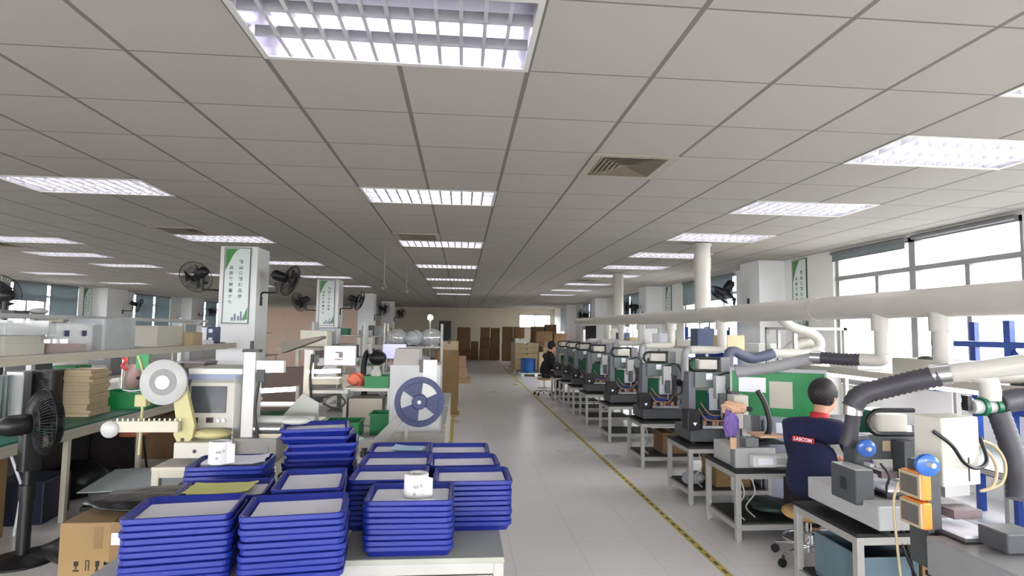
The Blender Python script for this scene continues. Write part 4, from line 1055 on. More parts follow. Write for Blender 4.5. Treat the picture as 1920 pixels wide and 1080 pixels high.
single('hanging_cloth', lumpy(.055,.035,.10,8,amp=.3), M_PURPLE, 'purple cloth hanging on the post of the third table machine','cloth',(2.20,4.60,.80))
single('hanging_cloth', lumpy(.09,.045,.045,9,amp=.35), M_TAN, 'tan glove draped above the purple cloth','cloth',(2.24,4.63,.985))
single('tape_strip', MB().box(-.025,.025,-.006,.006,0,.09), M_TAN, 'tan strap below the purple cloth','strap',(2.205,4.57,.71))
# things under and beside the tables
single('plastic_crate', MB().rbox(-.17,.17,-.22,.22,0,.02,.02).box(-.17,-.155,-.22,.22,.02,.26).box(.155,.17,-.22,.22,.02,.26).box(-.155,.155,-.22,-.205,.02,.26).box(-.155,.155,.205,.22,.02,.26), mat('grey_blue_crate',(90,110,120),.45), 'grey blue crate on the low shelf of the second table','crate',(2.42,3.36,.142),bev=.004)
carton('brown carton on the low shelf of the second table', 2.66,2.96,3.2,3.6,.142,.36,M_CARD)
carton('tan carton under the fourth table machine', 2.5,2.85,5.55,5.9,.142,.42,M_CARD)
carton('brown carton under the fifth table machine', 2.5,2.8,7.05,7.4,.142,.40,M_CARD2)
single('wrapped_parts', lumpy(.11,.09,.06,12), M_FILMB, 'bag of white parts on the low shelf of the fourth table','bag',(2.33,5.7,.142))
single('bin_bag', lumpy(.20,.2,.05,13), mat('dark_green_bag',(40,52,48),.5), 'dark green mat heaped on the low shelf of the third table','mat',(2.66,4.82,.142))
for k,(ya,xx) in enumerate(((4.54,2.24),(4.6,2.36),(5.5,2.3),(7.0,2.26))):
    single('cable', MB().tube(curve([(xx,ya,.50),(xx+.03,ya-.01,.36),(xx-.03,ya+.02,.24),(xx+.05,ya+.03,.15)]),.006), M_LIGHTG, 'grey cable hanging under the %s table' % ('third','third','fourth','fifth')[k] + (' near its left leg','  right of the first one'.strip(),'','')[k],'cable')

# ---------------------------------------------------------------- bench line behind the machines, along the windows
SB0, SB1, SY0, SY1 = 3.52, 4.45, 2.6, 6.15
t = thing('workbench','grey window side bench with a lit shelf above','bench',((SB0+SB1)/2,(SY0+SY1)/2,0)); a=(SB1-SB0)/2; L=(SY1-SY0)/2
part('benchtop', MB().box(-a,a,-L,L,.72,.75), M_LIGHTG, t, bev=.004); part('bench_mat', MB().box(-a+.01,a-.01,-L+.01,L-.01,.75,.756), M_BLACK, t)
for y in (-L+.05,0,L-.05):
    for x in (-a+.05,a-.05): part('leg', MB().box(x-.02,x+.02,y-.02,y+.02,0,.72), M_ALU, t)
    part('shelf_post', MB().box(-.02,.02,y-.02,y+.02,.75,1.30), M_ALU, t)
part('shelf', MB().box(-a+.0,.25,-L,L,1.30,1.325), M_SHELF, t, bev=.003); part('shelf_front_rail', MB().box(-a-.004,-a+.03,-L,L,1.275,1.33), M_SHELF, t)
for ya,yb in ((-L+.35,-L+1.5),(-L+2.05,-L+3.05)): part('lamp_tube', MB().box(-a+.005,-a+.03,ya,yb,1.245,1.27), M_LED, t, 'lit lamp tube under the shelf')
t = open_box('shelf_carton','open cream carton with a dark bundle on the window side shelf','box',3.58,3.9,4.1,4.55,1.326,1.46,M_IVORY)
single('cloth_bundle', lumpy(.08,.12,.03,22), M_DARKG, 'dark tool bundle sticking out of the cream carton','bundle',(3.74,4.32,1.42))
carton('white box on the window side shelf left of the cream carton', 3.6,3.85,5.0,5.4,1.326,1.40,M_WHITE,tape=False)
single('tool_case', MB().rbox(-.2,.2,-.12,.12,0,.06,.03), M_DARKG, 'dark flat case on the shelf beside the blue rack','case',(3.85,3.5,1.326),.2,bev=.01)
t = thing('monitor','white backed monitor panel on the window side bench','monitor',(3.78,4.55,.756),-.9); part('screen', MB().box(-.25,.25,-.02,.02,.14,.44), M_WHITE, t, bev=.004); part('stand', MB().box(-.04,.04,.02,.05,0,.24).box(-.12,.12,-.06,.10,0,.012), M_LIGHTG, t)
single('control_box', MB().box(-.2,.2,-.15,.15,0,.25), mat('cream_box',(214,212,196),.5), 'cream instrument on the window side bench behind the near machine','instrument',(3.8,3.2,.756),bev=.008)
single('plastic_bin', MB().rbox(-.12,.12,-.12,.12,0,.22,.02,taper=.015), M_DGREEN, 'dark green bin on the window side bench right of the seated man','bin',(3.74,5.0,.756))
single('bag_roll', lumpy(.22,.18,.08,33), M_MILK, 'pale wrapped bundle on the bench behind the black hose','bundle',(3.95,2.75,.756))
# blue rack by the window
t = thing('storage_rack','blue steel angle rack standing before the big window','rack',(4.75,4.45,0))
for x in (-.2,.2):
    for y in (-.75,.0,.75): part('upright', MB().box(x-.025,x+.025,y-.03,y+.03,0,1.78), M_RACK, t)
for z in (.5,1.05,1.60): part('rack_shelf', MB().box(-.23,.23,-.78,.78,z-.05,z), M_RACK, t)
part('brace', MB().tube([(-.2,.0,1.55),(-.2,-.5,1.1)],.018,n=4), M_RACK, t)
single('rack_tray', MB().rbox(-.2,.2,-.3,.3,0,.06,.03), M_DARKG, 'dark tray on the middle shelf of the blue rack','tray',(4.75,4.1,1.05))
# green board and grey cabinets behind the third table
t = thing('notice_board','bright green board with a paper pinned on it, behind the seated man','board',(3.0,5.30,.86),-.50)
part('panel', MB().box(-.40,.40,-.01,.01,0,.42), M_GREEN, t); part('rail', MB().box(-.42,.42,-.018,.018,.42,.45).box(-.42,-.40,-.018,.018,-.3,.42).box(.40,.42,-.018,.018,-.3,.42), M_LIGHTG, t)
part('pinned_sheet', MB().box(-.07,.13,-.014,-.01,.08,.33), M_SHELF, t); part('pinned_sheet', MB().box(-.34,-.10,-.014,-.01,.22,.36), M_PAPER, t)
for x in (-.41,.41): part('leg', MB().box(x-.015,x+.015,-.015,.015,-.86,0), M_ALU, t)
t = thing('electric_cabinet','slate grey cabinet with a white label below the green board','cabinet',(3.24,5.62,0),-.3); part('case', MB().box(-.26,.26,-.2,.2,0,.86), mat('slate_cabinet',(150,154,170),.45), t, bev=.006); part('door', MB().box(-.22,.22,-.212,-.2,.06,.82), mat('slate_cabinet',(150,154,170),.45), t, bev=.003); part('label_plate', MB().box(-.12,-.02,-.215,-.212,.68,.78), M_PAPER, t); part('slot', MB().box(-.25,-.23,-.206,-.2,.1,.8), M_BLACK, t)
# ---------------------------------------------------------------- production line left of the aisle
fl = frame_table('machine_table','aluminium cabinet frame under the feeder with the big white reel',-1.92,-1.16,3.86,4.75,.76, M_SHELF, M_CREAM, t=.045, shelf=.12, shelf_m=M_LIGHTG)
carton('brown carton inside the cabinet frame left of the trays', -1.82,-1.40,4.0,4.5,.132,.62,M_CARD2)
# the feeder: housing with display
t = thing('tape_feeder','cream feeder machine with dark display and large white reel','machine',(-1.62,4.12,.76))
part('base_block', MB().box(-.20,.16,-.20,.30,.04,.14), M_IVORY, t, bev=.006); part('foot', MB().box(-.12,.10,-.12,.2,0,.04), M_DARKG, t)
part('port', MB().cyl((-.07,-.203,.085),(-.07,-.199,.085),.012,n=14), M_BLACK, t)
hs = part('housing', MB().prism([(.02,.14),(.40,.14),(.40,.56),(.05,.56),(.0,.50),(.0,.20)],-.205,.13,Matrix(((0,0,1,0),(1,0,0,0),(0,1,0,0),(0,0,0,1)))), M_IVORY, t, bev=.006)
part('display', MB().box(-.195,.035,-.006,.001,.30,.48), M_SCRDK, hs); part('lid', MB().box(-.215,.14,-.02,.41,.56,.60), mat('pale_lid',(214,212,204),.5), t, bev=.006); part('blue_band', MB().box(-.213,.138,-.018,.40,.525,.56), mat('slate_band',(130,138,164),.4), t)
for x in (-.19,-.09): part('readout', MB().box(x,x+.045,-.006,.001,.235,.27), mat('readout_dark',(54,38,36),.3), hs)
for x in (-.01,.025): part('knob', MB().cyl((x,-.012,.25),(x,.004,.25),.011,n=12), M_STEEL, hs)
b = MB(); b.lathe([(.02,-.012),(.145,-.012),(.147,-.008),(.147,.008),(.145,.012),(.02,.012)],(-.30,-.16,.52),(0,1,0),n=48)
part('reel', b, M_MILK, t); part('reel_core', MB().cyl((-.30,-.175,.52),(-.30,-.17,.52),.085,n=32), mat('reel_grey',(128,128,128),.5), t); part('reel_hub', MB().cyl((-.30,-.182,.52),(-.30,-.174,.52),.045,n=24), M_WHITE, t)
part('arm', MB().prism([(-.26,.50),(-.17,.50),(-.10,.24),(-.11,.16),(-.15,.11),(-.20,.12),(-.23,.18),(-.22,.28)],-.02,.02,Tr(0,-.13,0)@Rx(PI/2)), M_FEED, t, bev=.004)
part('arm_pin', MB().cyl((-.17,-.155,.15),(-.17,-.148,.15),.012,n=12), M_BLACK, t)
part('track', MB().box(-.58,-.18,-.20,-.16,.205,.275), M_CREAM, t, bev=.003)
b = MB()
for k in range(13): b.cyl((-.56+.032*k,-.18,.275),(-.56+.032*k,-.18,.290),.006,n=8)
part('track_pins', b, mat('pale_green_pins',(206,222,196),.5), t)
part('guide_roller', MB().lathe([(.008,-.012),(.052,-.012),(.054,0),(.052,.012),(.008,.012)],(-.59,-.20,.225),(0,1,0),n=28), M_MILK, t)
part('side_guard', MB().box(.14,.145,-.16,.34,.14,.56), M_ACRYL, t); part('scrap_parts', lumpy(.13,.07,.035,41), M_FEED, t).location = (-.02,-.08,.14)
# post with clamp, next to it
t = thing('camera_post','aluminium post with a black clamp and cable beside the feeder','post',(-1.41,4.05,.76))
part('column', MB().box(-.04,.04,-.03,.03,.0,.72), M_ALU, t, bev=.004); part('clamp', MB().cyl((0,0,.72),(0,0,.79),.012,n=10).box(-.05,.06,-.03,.03,.715,.735), M_BLACK, t)
part('sensor_box', MB().box(.05,.10,-.035,.0,.52,.60), M_BLACK, t); part('cable', MB().tube(curve([(.07,-.04,.52),(.055,-.045,.35),(.07,-.045,.2),(.10,-.045,.06)]),.010), M_BLACK, t)
part('cross_plate', MB().box(.04,.22,-.02,.03,.58,.66), M_WHITE, t)
t = thing('hanging_gauge','pale green pendant gauge hanging from the shelf before the bench','gauge',(-2.15,4.15,1.0))
part('frame', MB().box(-.045,.035,-.01,.01,.35,.45), M_GREEN, t); part('rod', MB().tube(curve([(-.03,-.012,.44),(.01,-.012,.30),(.015,-.012,.1),(.01,-.012,-.22)]),.009), M_FEED, t); part('weight', MB().box(-.03,.045,-.03,.03,.10,.18), M_FEED, t, bev=.004); part('knob', MB().ball((.05,-.02,.16),.014).ball((-.02,-.02,.29),.012), M_BLACK, t)
# grey machine bed, cylinders and panels
frame_table('machine_table','grey topped machine table behind the tray tables, at the aisle',-1.10,-.13,4.05,5.25,.78, M_LIGHTG, t=.05, shelf=.14, shelf_m=M_LIGHTG)
t = thing('machine_bed','grey machine bed with rollers, behind the crooked tray stack','machine',(-1.22,4.16,.765)); part('bed', MB().box(-.26,.02,-.18,.1,0,.15), mat('warm_grey_metal',(122,118,114),.4), t, bev=.005)
part('roller', MB().cyl((-.2,-.10,.20),(.22,-.10,.20),.035,n=20), M_STEEL, t); part('roller', MB().cyl((-.2,-.02,.24),(.22,-.02,.24),.035,n=20), M_MILK, t); part('bolt', MB().cyl((-.05,-.185,.08),(-.05,-.178,.08),.02,n=14), M_MIDG, t)
t = thing('sheet_bin','pale grey sheet metal trough behind the rollers','trough',(-1.16,4.50,.78)); part('panel', MB().prism([(-.18,0),(.10,0),(.10,.30),(-.02,.37),(-.18,.18)],-.01,.01,Rx(PI/2)), mat('pale_grey_sheet',(186,188,182),.5), t); part('side', MB().box(-.18,.10,.01,.25,0,.16), mat('pale_grey_sheet',(186,188,182),.5), t)
t = thing('tape_reel','navy blue reel on a grey arm at the aisle end of the line','reel',(-.275,3.98,1.155))
def reel_face(y0,y1):
    b = MB(); n = 16
    for s in range(3):
        a0 = -1.18+2*PI/3*s
        # rim, hub and spoke of a third of the reel
        def ring(r0,r1,aa,ab,k):
            vs = []
            for i in range(k+1):
                a = aa+(ab-aa)*i/k
                for r in (r0,r1):
                    for y in (y0,y1): vs.append((r*math.cos(a),y,r*math.sin(a)))
            fs = []
            for i in range(k):
                q = 4*i; fs += [(q,q+2,q+6,q+4),(q+1,q+5,q+7,q+3),(q+2,q+3,q+7,q+6),(q,q+4,q+5,q+1)]
            fs += [(0,1,3,2),(4*k,4*k+2,4*k+3,4*k+1)]
            b.add(vs, fs)
        ring(.130,.166,a0,a0+2*PI/3,14); ring(.0,.052,a0,a0+2*PI/3,8); ring(.048,.132,a0+.5,a0+1.62,10)
    return b
part('front_flange', reel_face(-.022,-.018), M_BLUE, t); part('rear_flange', reel_face(.018,.022), M_BLUE, t); part('core', MB().cyl((0,-.018,0),(0,.018,0),.05,n=24), M_BLUE, t)
part('arm', MB().prism([(-.145,-.09),(-.10,-.125),(-.22,-.27),(-.30,-.335),(-.42,-.335),(-.42,-.27),(-.30,-.25)],-.012,.012,Tr(0,.04,0)@Rx(PI/2)), mat('arm_grey',(150,148,142),.45), t, bev=.003)
part('shaft', MB().cyl((0,-.03,0),(0,.06,0),.012,n=12), M_STEEL, t); part('stay', MB().box(-.10,-.075,.03,.05,-.30,-.08), mat('arm_grey',(150,148,142),.45), t)
part('bracket', MB().cyl((-.36,.05,-.375),(-.36,.05,-.31),.03,n=14), M_BLACK, t)
# white enclosure behind the reel
t = thing('machine_enclosure','white steel machine enclosure behind the navy reel','machine',(-.36,4.85,.78)); part('case', MB().box(-.20,.20,-.18,.25,0,.58), M_LIGHTG, t, bev=.006)
part('sloped_cover', MB().prism([(-.18,.58),(.25,.58),(.25,.70),(-.02,.70)],-.18,.02,Matrix(((0,0,1,0),(1,0,0,0),(0,1,0,0),(0,0,0,1)))), mat('cover_grey',(176,172,168),.5), t, bev=.004); part('white_panel', MB().box(.06,.17,-.186,-.18,.28,.62), M_WHITE, t); part('front_beam', MB().box(-.21,.25,-.60,-.54,.05,.12), mat('beam_grey',(150,146,142),.45), t); part('gap', MB().box(.03,.06,-.186,-.18,.52,.62), mat('dark_gap',(90,82,80),.6), t)
single('plate', MB().box(-.22,.22,-.30,.10,0,.02), M_WHITE, 'white plate lying on the machine table under the reel','plate',(-.55,4.5,.78))
def green_bin(label, x,y,z,w,d,h,m=M_GREEN):
    return open_box('parts_bin',label,'bin',x-w/2,x+w/2,y-d/2,y+d/2,z,z+h,m,lip=.01)
green_bin('low green bin behind the crooked trays',-.94,4.85,.78,.28,.26,.12); green_bin('green bin left of the navy reel',-.63,4.95,.78,.20,.22,.17)
single('cloth_bundle', lumpy(.12,.08,.025,51), mat('pale_green_cloth',(186,214,196),.7), 'pale green cloth bundle on the table in front of the low green bin','cloth',(-.86,4.55,.78))
# second row of tables and what stands on them
frame_table('machine_table','second table of the line, carrying the lit plates and green bins',-1.55,-.13,5.35,6.60,.78, M_LIGHTG, M_CREAM, t=.045, shelf=.14, shelf_m=M_LIGHTG)
t = thing('inspection_lamp','frame with a glowing lamp tube left of the white screen','lamp',(-1.28,5.55,.78)); part('post', MB().box(-.17,-.09,-.03,.03,0,.66), M_ALU, t, bev=.003); part('lamp_tube', MB().cyl((-.14,-.02,.455),(.16,-.02,.465),.018,n=12), mat('lamp_warm',(255,246,230),.3,emit=(255,240,215),estr=14.), t, 'glowing lamp tube')
part('tray_plate', MB().box(-.12,.16,-.05,.12,.34,.40), M_IVORY, t, bev=.004); part('tray_plate', MB().box(-.12,.24,-.05,.14,.26,.29), M_WHITE, t); part('arm', MB().tube(curve([(-.09,-.05,.62),(-.10,-.06,.40),(-.08,-.07,.18),(-.08,-.08,.06),(-.03,-.09,.03)]),.012).box(-.11,.02,-.08,-.04,.18,.23), M_BLACK, t); part('cable_loop', MB().tube(curve([(.0,-.05,.22),(.14,-.05,.25),(.22,-.05,.18),(.14,-.05,.12),(.02,-.05,.17)]),.010), M_DARKG, t)
part('switch_box', MB().box(-.11,-.04,-.04,.0,.54,.61), M_DARKG, t)
t = thing('inspection_lamp','frame with a glowing lamp tube right of the aluminium post','lamp',(-1.52,4.98,.78)); part('lamp_tube', MB().cyl((-.16,0,.335),(.16,0,.355),.018,n=12), mat('lamp_warm',(255,246,230),.3), t, 'glowing lamp tube'); part('leg', MB().box(-.18,-.16,-.02,.02,0,.36), M_ALU, t); part('leg', MB().box(.16,.18,-.02,.02,0,.38), M_ALU, t); part('green_plate', MB().box(-.15,.12,-.10,.12,.15,.165), M_DGREEN, t); part('white_plate', MB().box(-.15,.15,-.11,.13,.22,.232), M_WHITE, t)
frame_table('machine_table','small table under the left glowing lamp',-1.85,-1.2,4.82,5.3,.78, M_LIGHTG, M_CREAM, t=.045)
t = thing('white_rack','white two level rack with a green bin, between the lamp and reel','rack',(-.86,5.75,.78)); part('rack_shelf', MB().box(-.24,.20,-.15,.15,.27,.30), M_WHITE, t, bev=.003); part('upright', MB().box(-.24,-.21,-.15,.15,0,.27), M_WHITE, t); part('upright', MB().box(.17,.20,-.15,.15,0,.27), M_WHITE, t); part('box', MB().box(-.19,.12,-.13,.1,0,.2), M_SHELF, t)
green_bin('green bin on top of the white two level rack',-.80,5.74,1.08,.22,.22,.11)
single('white_bottle', MB().lathe([(.001,0),(.05,0),(.05,.13),(.03,.16),(.03,.19),(.001,.19)],n=18), M_MILK, 'white bottle with a black cap standing in the rack bin','bottle',(-.82,5.74,1.09))
single('cloth_bundle', lumpy(.09,.08,.06,55), M_SALMON, 'salmon plastic bundle left of the rack bin','bundle',(-1.02,5.84,1.081))
t = thing('monitor','computer monitor showing a white picture with a grey figure','monitor',(-1.26,6.2,.78)); part('stand', MB().box(-.02,.02,.0,.03,0,.52).box(-.1,.1,-.06,.1,0,.015), M_DARKG, t); sc = part('bezel', MB().box(-.165,.165,-.02,.012,.47,.68), M_LIGHTG, t, bev=.003); part('screen', MB().box(-.155,.155,-.0225,-.02,.48,.67), M_SCR, sc, 'lit white screen'); part('screen_figure', MB().box(-.045,.03,-.0235,-.0226,.60,.615).box(-.01,.03,-.0235,-.0226,.555,.60).box(-.05,.03,-.0235,-.0226,.53,.54), M_MIDG, sc)
frame_table('machine_table','third table of the line',-1.5,-.13,6.75,8.0,.78, M_LIGHTG, M_CREAM, t=.045, shelf=.14, shelf_m=M_LIGHTG)
t = thing('monitor','second monitor with a pale blue screen, further down the line','monitor',(-.86,7.6,.78)); part('stand', MB().box(-.02,.02,.0,.03,0,.52).box(-.1,.1,-.06,.1,0,.015), M_DARKG, t); sc = part('bezel', MB().box(-.155,.155,-.02,.012,.47,.67), M_DARKG, t, bev=.003); part('screen', MB().box(-.148,.148,-.0225,-.02,.477,.663), M_SCRB, sc, 'lit pale blue screen')
t = thing('microscope','black bench microscope left of the pale blue screen','microscope',(-1.13,7.3,.78)); part('base', MB().box(-.12,.12,-.12,.12,0,.04), M_BLACK, t, bev=.01); part('column', MB().tube(curve([(-.06,.06,.04),(-.08,.06,.35),(-.04,.04,.55),(.05,0,.58)]),.035,n=12), M_BLACK, t); part('head', MB().ball((.10,0,.50),(.11,.09,.09),16,10), M_BLACK, t); part('eyepiece', MB().cyl((.02,-.05,.56),(.0,-.10,.68),.025,n=12), M_IVORY, t)
single('white_box', MB().box(-.09,.09,-.09,.09,0,.32), M_SHELF, 'white upright box beside the black microscope','box',(-1.36,7.05,.78),bev=.006); single('white_box', MB().box(-.07,.07,-.07,.07,0,.26), M_WHITE, 'white canister box right of the black microscope','box',(-.66,6.95,.78),bev=.006)
single('grey_cover', MB().box(-.16,.16,-.2,.2,0,.45), mat('cover_grey',(176,172,168),.5), 'grey covered unit on the third table by the aisle','machine',(-.42,7.2,.78),.1,bev=.02)
# clear bagged goods on a rack
t = thing('storage_rack','grey wire rack of bagged goods past the pale blue screen','rack',(-.72,8.9,0))
for x in (-.42,.42):
    for y in (-.2,.2): part('upright', MB().cyl((x,y,0),(x,y,1.72),.014,n=8), M_ALU, t)
for z in (.5,1.0,1.38): part('rack_shelf', MB().box(-.43,.43,-.21,.21,z-.02,z), M_LIGHTG, t)
for k,(x,z,s,mm,nm) in enumerate(((-.25,1.38,.16,M_CLEARBAG,'clear bag on the left of the wire rack top'),(.0,1.38,.15,M_FILMB,'grey film bag in the middle of the wire rack top'),(.26,1.38,.17,M_CLEARBAG,'clear bag on the right of the wire rack top'),(-.22,1.0,.15,mat('pinkish_film',(200,180,176),.4),'pinkish bag on the middle level of the wire rack'),(.1,1.0,.16,M_FILMB,'grey film bag on the middle level of the wire rack'))):
    single('goods_bag', lumpy(s,.16,s*.8,60+k), mm, nm, 'bag', (-.72+x,8.9,z))
t = thing('work_lamp','small bright lamp glowing over the wire rack','lamp',(-.52,9.6,0)); part('pole', MB().cyl((0,0,0),(0,0,1.80),.012,n=8).cyl((0,0,0),(0,0,.02),.14,n=20), M_MIDG, t); part('bulb', MB().ball((0,-.02,1.83),.045), mat('bulb_white',(255,250,245),.3,emit=(255,246,240),estr=22.), t, 'glowing bulb')
# grey white panels and racks in the haze beyond
t = thing('storage_rack','pale shelf unit with green boxes beside the second column','rack',(-2.45,12.0,0)); 
for x in (-.5,.5): part('upright', MB().box(x-.02,x+.02,-.2,.2,0,1.75), M_WHITE, t)
for z in (.5,1.05,1.5): part('rack_shelf', MB().box(-.5,.5,-.2,.2,z-.02,z), M_LIGHTG, t)
single('parts_bin', MB().rbox(-.3,.2,-.14,.14,0,.13,.03,taper=.01), M_DGREEN, 'dark green crate on top of the pale shelf unit','crate',(-2.45,12.0,1.5)); single('cloth_bundle', MB().box(-.4,.35,-.15,.15,0,.25), mat('plum_boxes',(110,86,100),.7), 'plum coloured boxes in the pale shelf unit','box',(-2.45,12.0,1.05),bev=.01)
# bench with a brown drape between the columns and the line
t = thing('workbench','cream bench with a shelf beyond the aluminium post','bench',(-2.05,8.7,0)); part('benchtop', MB().box(-.5,.4,-1.3,1.3,.75,.78), M_SHELF, t)
for x in (-.45,.35):
    for y in (-1.2,1.2): part('leg', MB().box(x-.02,x+.02,y-.02,y+.02,0,.75), M_CREAM, t)
for y in (-1.2,1.2): part('shelf_post', MB().box(-.02,.02,y-.02,y+.02,.78,1.36), M_CREAM, t)
part('shelf', MB().box(-.2,.3,-1.3,1.3,1.36,1.385), M_SHELF, t)
single('equipment_case', MB().box(-.22,.5,-.1,.1,0,.6), M_COAT, 'black cabinet under the brown grey cloth','cabinet',(-1.98,6.6,0),bev=.01)
single('drape', MB().prism([(-.2,.0),(.16,.0),(.34,.50),(.46,.62),(.0,.60),(-.12,.52)],-.06,.06,Rx(PI/2)), mat('brown_grey_drape',(98,84,78),.8), 'brown grey cloth hung before the cream bench','cloth',(-1.98,6.6,.6))
single('lamp_hood', MB().prism([(0,0),(.42,.16),(.42,.19),(0,.12)],-.12,.12,Rx(PI/2)), mat('hood_grey',(122,114,106),.6), 'slanted grey hood above the brown cloth','hood',(-1.95,6.6,1.36))
single('equipment_case', MB().box(-.18,.18,-.15,.15,0,.22), mat('cream_box',(214,212,196),.5), 'cream case on the shelf of the bench beyond the post','case',(-2.0,8.2,1.386),bev=.01); single('equipment_case', MB().box(-.14,.14,-.14,.14,0,.26), M_FILMB, 'grey wrapped box on the shelf of the bench beyond the post','box',(-2.0,9.0,1.386),bev=.02)
single('control_box', MB().box(-.12,.10,-.1,.1,0,.16), mat('pale_blue_box',(160,170,196),.4), 'pale blue box on the bench right of the aluminium post','box',(-2.40,7.6,1.06),bev=.008); single('equipment_case', MB().box(-.16,.16,-.14,.14,0,.28), M_DARKG, 'dark instrument under the pale blue box','instrument',(-2.38,7.62,.78),bev=.008)
# more bench lines between the columns and the left windows
for k,(x,y0,y1) in enumerate(((-6.2,6.5,11.5),(-8.6,8,15),(-6.2,13,19),(-2.3,13.5,19.5),(-10.6,12,20))):
    nm = ('closest to the shelf tiers','behind the folder shelf','past the second free column','in the haze right of the columns','by the left windows')[k]
    t = thing('workbench','white workbench with shelf tier '+nm,'bench',(x,(y0+y1)/2,0)); L=(y1-y0)/2
    part('benchtop', MB().box(-.4,.4,-L,L,.75,.78), M_SHELF, t); part('shelf', MB().box(-.2,.2,-L,L,1.42,1.45), M_SHELF, t)
    for y in (-L+.1,0,L-.1):
        for xx in (-.36,.36): part('leg', MB().box(xx-.02,xx+.02,y-.02,y+.02,0,.75), M_CREAM, t)
        part('shelf_post', MB().box(-.02,.02,y-.02,y+.02,.78,1.42), M_CREAM, t)
    n = int((y1-y0)/.9)
    for j in range(n):
        yy = y0+.5+j*.9; mm = (M_IVORY,M_CARD3,M_SLATE,M_LIGHTG,M_DGREEN,M_WHITE,M_DARKG)[(j*3+k)%7]
        q = NTH[j].replace('top','first') if j < 13 else 'last'
        single('shelf_box', MB().box(-.15,.15,-.22,.22,0,.14+.12*((j*5+k)%3)/2), mm, '%s box from the camera on the shelf tier %s' % (q,nm), 'box', (x+R.uniform(-.03,.03),yy,1.45), R.uniform(-.1,.1), bev=.008)
        if k in (0,3):
            t2 = thing('bench_instrument','%s instrument from the camera on the bench %s' % (q,nm),'instrument',(x+.1,yy,.78)); part('case', MB().box(-.18,.18,-.2,.2,0,.22+.1*(j%3)), (M_MIDG,M_IVORY,M_DARKG,M_GREEN)[(j+k)%4], t2, bev=.008); part('front_panel', MB().box(-.12,.12,-.205,-.2,.04,.18), M_LIGHTG, t2)

for k,(x,y,zb) in enumerate(((-1.12,8.35,2.2),(-1.0,10.4,2.27))):
    t = thing('pendant_cord','thin cord hanging from the ceiling over the line, %s one' % ('nearer','farther')[k],'cord',(x,y,zb)); part('cord', MB().cyl((0,0,.06),(0,0,HC-zb),.008,n=8), M_MIDG, t); part('hook', MB().tube(curve([(0,0,.08),(.03,0,.04),(0,0,0),(-.03,0,.03)]),.008), M_MIDG, t)
# ---------------------------------------------------------------- cartons along the aisle and at the back
def pile(name, cols, group=None):
    for lab,x0,x1,y0,y1,z0,z1,m in cols: carton(lab,x0,x1,y0,y1,z0,z1,m,group=group)
zz = [.03,.405,.806,1.246,1.41]
pal = thing('pallet','low pallet under the aisle carton column','pallet',(-.27,11.35,0)); part('deck', MB().box(-.25,.25,-.3,.3,.015,.03), M_WOOD, pal)
for y in (-.25,0,.25): part('runner', MB().box(-.25,.25,y-.03,y+.03,0,.015), M_WOOD, pal)
for k in range(4): carton('brown carton, %s of the column at the left aisle edge' % ('lowest','second from below','third from below','small pale topmost')[k], -.47+(.03 if k==3 else 0)+.01*k,-.06-.0*k,11.12,11.6,zz[k],zz[k+1],(M_CARD,M_CARD,M_CARD,M_CARD3)[k])
carton('brown carton behind the aisle carton column, lower',-.55,-.05,12.6,13.2,0,.6,M_CARD); carton('brown carton behind the aisle carton column, upper',-.55,-.05,12.6,13.2,.6,1.15,M_CARD2)
pl = thing('pallet','wooden pallet against the left aisle tape far back','pallet',(-.1,18.2,0)); part('deck', MB().box(-.4,.4,-.5,.5,.11,.14), M_WOOD, pl)
for y in (-.45,0,.45): part('runner', MB().box(-.4,.4,y-.05,y+.05,0,.11), M_WOOD, pl)
pinkc = mat('pinkish_cardboard',(190,152,130),.85)
carton('pinkish carton on the far aisle pallet, lower',-.45,.18,17.8,18.6,.14,.46,pinkc); carton('pinkish carton on the far aisle pallet, upper',-.45,.15,17.85,18.6,.46,.80,pinkc)
# back wall rows: columns of cartons (x0, x1, y, heights)
rows = [(-.28,.48,31.2,(.62,.56,.56)),(.50,.92,31.4,(.5,.48)),(.98,1.52,31.0,(.6,.6,.55)),(1.54,2.05,31.0,(.6,.58,.55)),(2.15,2.70,30.4,(.9,.9)),(2.72,3.30,30.2,(.6,.6,.6)),(3.35,4.0,27.8,(.6,.6,.62)),(4.02,4.60,27.8,(.62,.6,.7)),(3.3,4.1,25.8,(.55,.55,.5)),(4.12,4.75,25.9,(.5,.5,.5))]
for k,(x0,x1,y,hs) in enumerate(rows):
    z = 0.
    for j,h in enumerate(hs):
        q = ('bottom','middle','top')[j if len(hs)==3 else (0 if j==0 else 2)]
        carton('brown carton, %s of the %s column from the left at the back wall' % (q,NTH[k].replace('top','first')), x0+.02*j,x1-.01*j,y,y+.6,z,z+h-.004,M_CARD2 if (k+j)%3 else mat('red_brown_cardboard',(118,86,64),.85),group='cartons at the back wall'); z += h
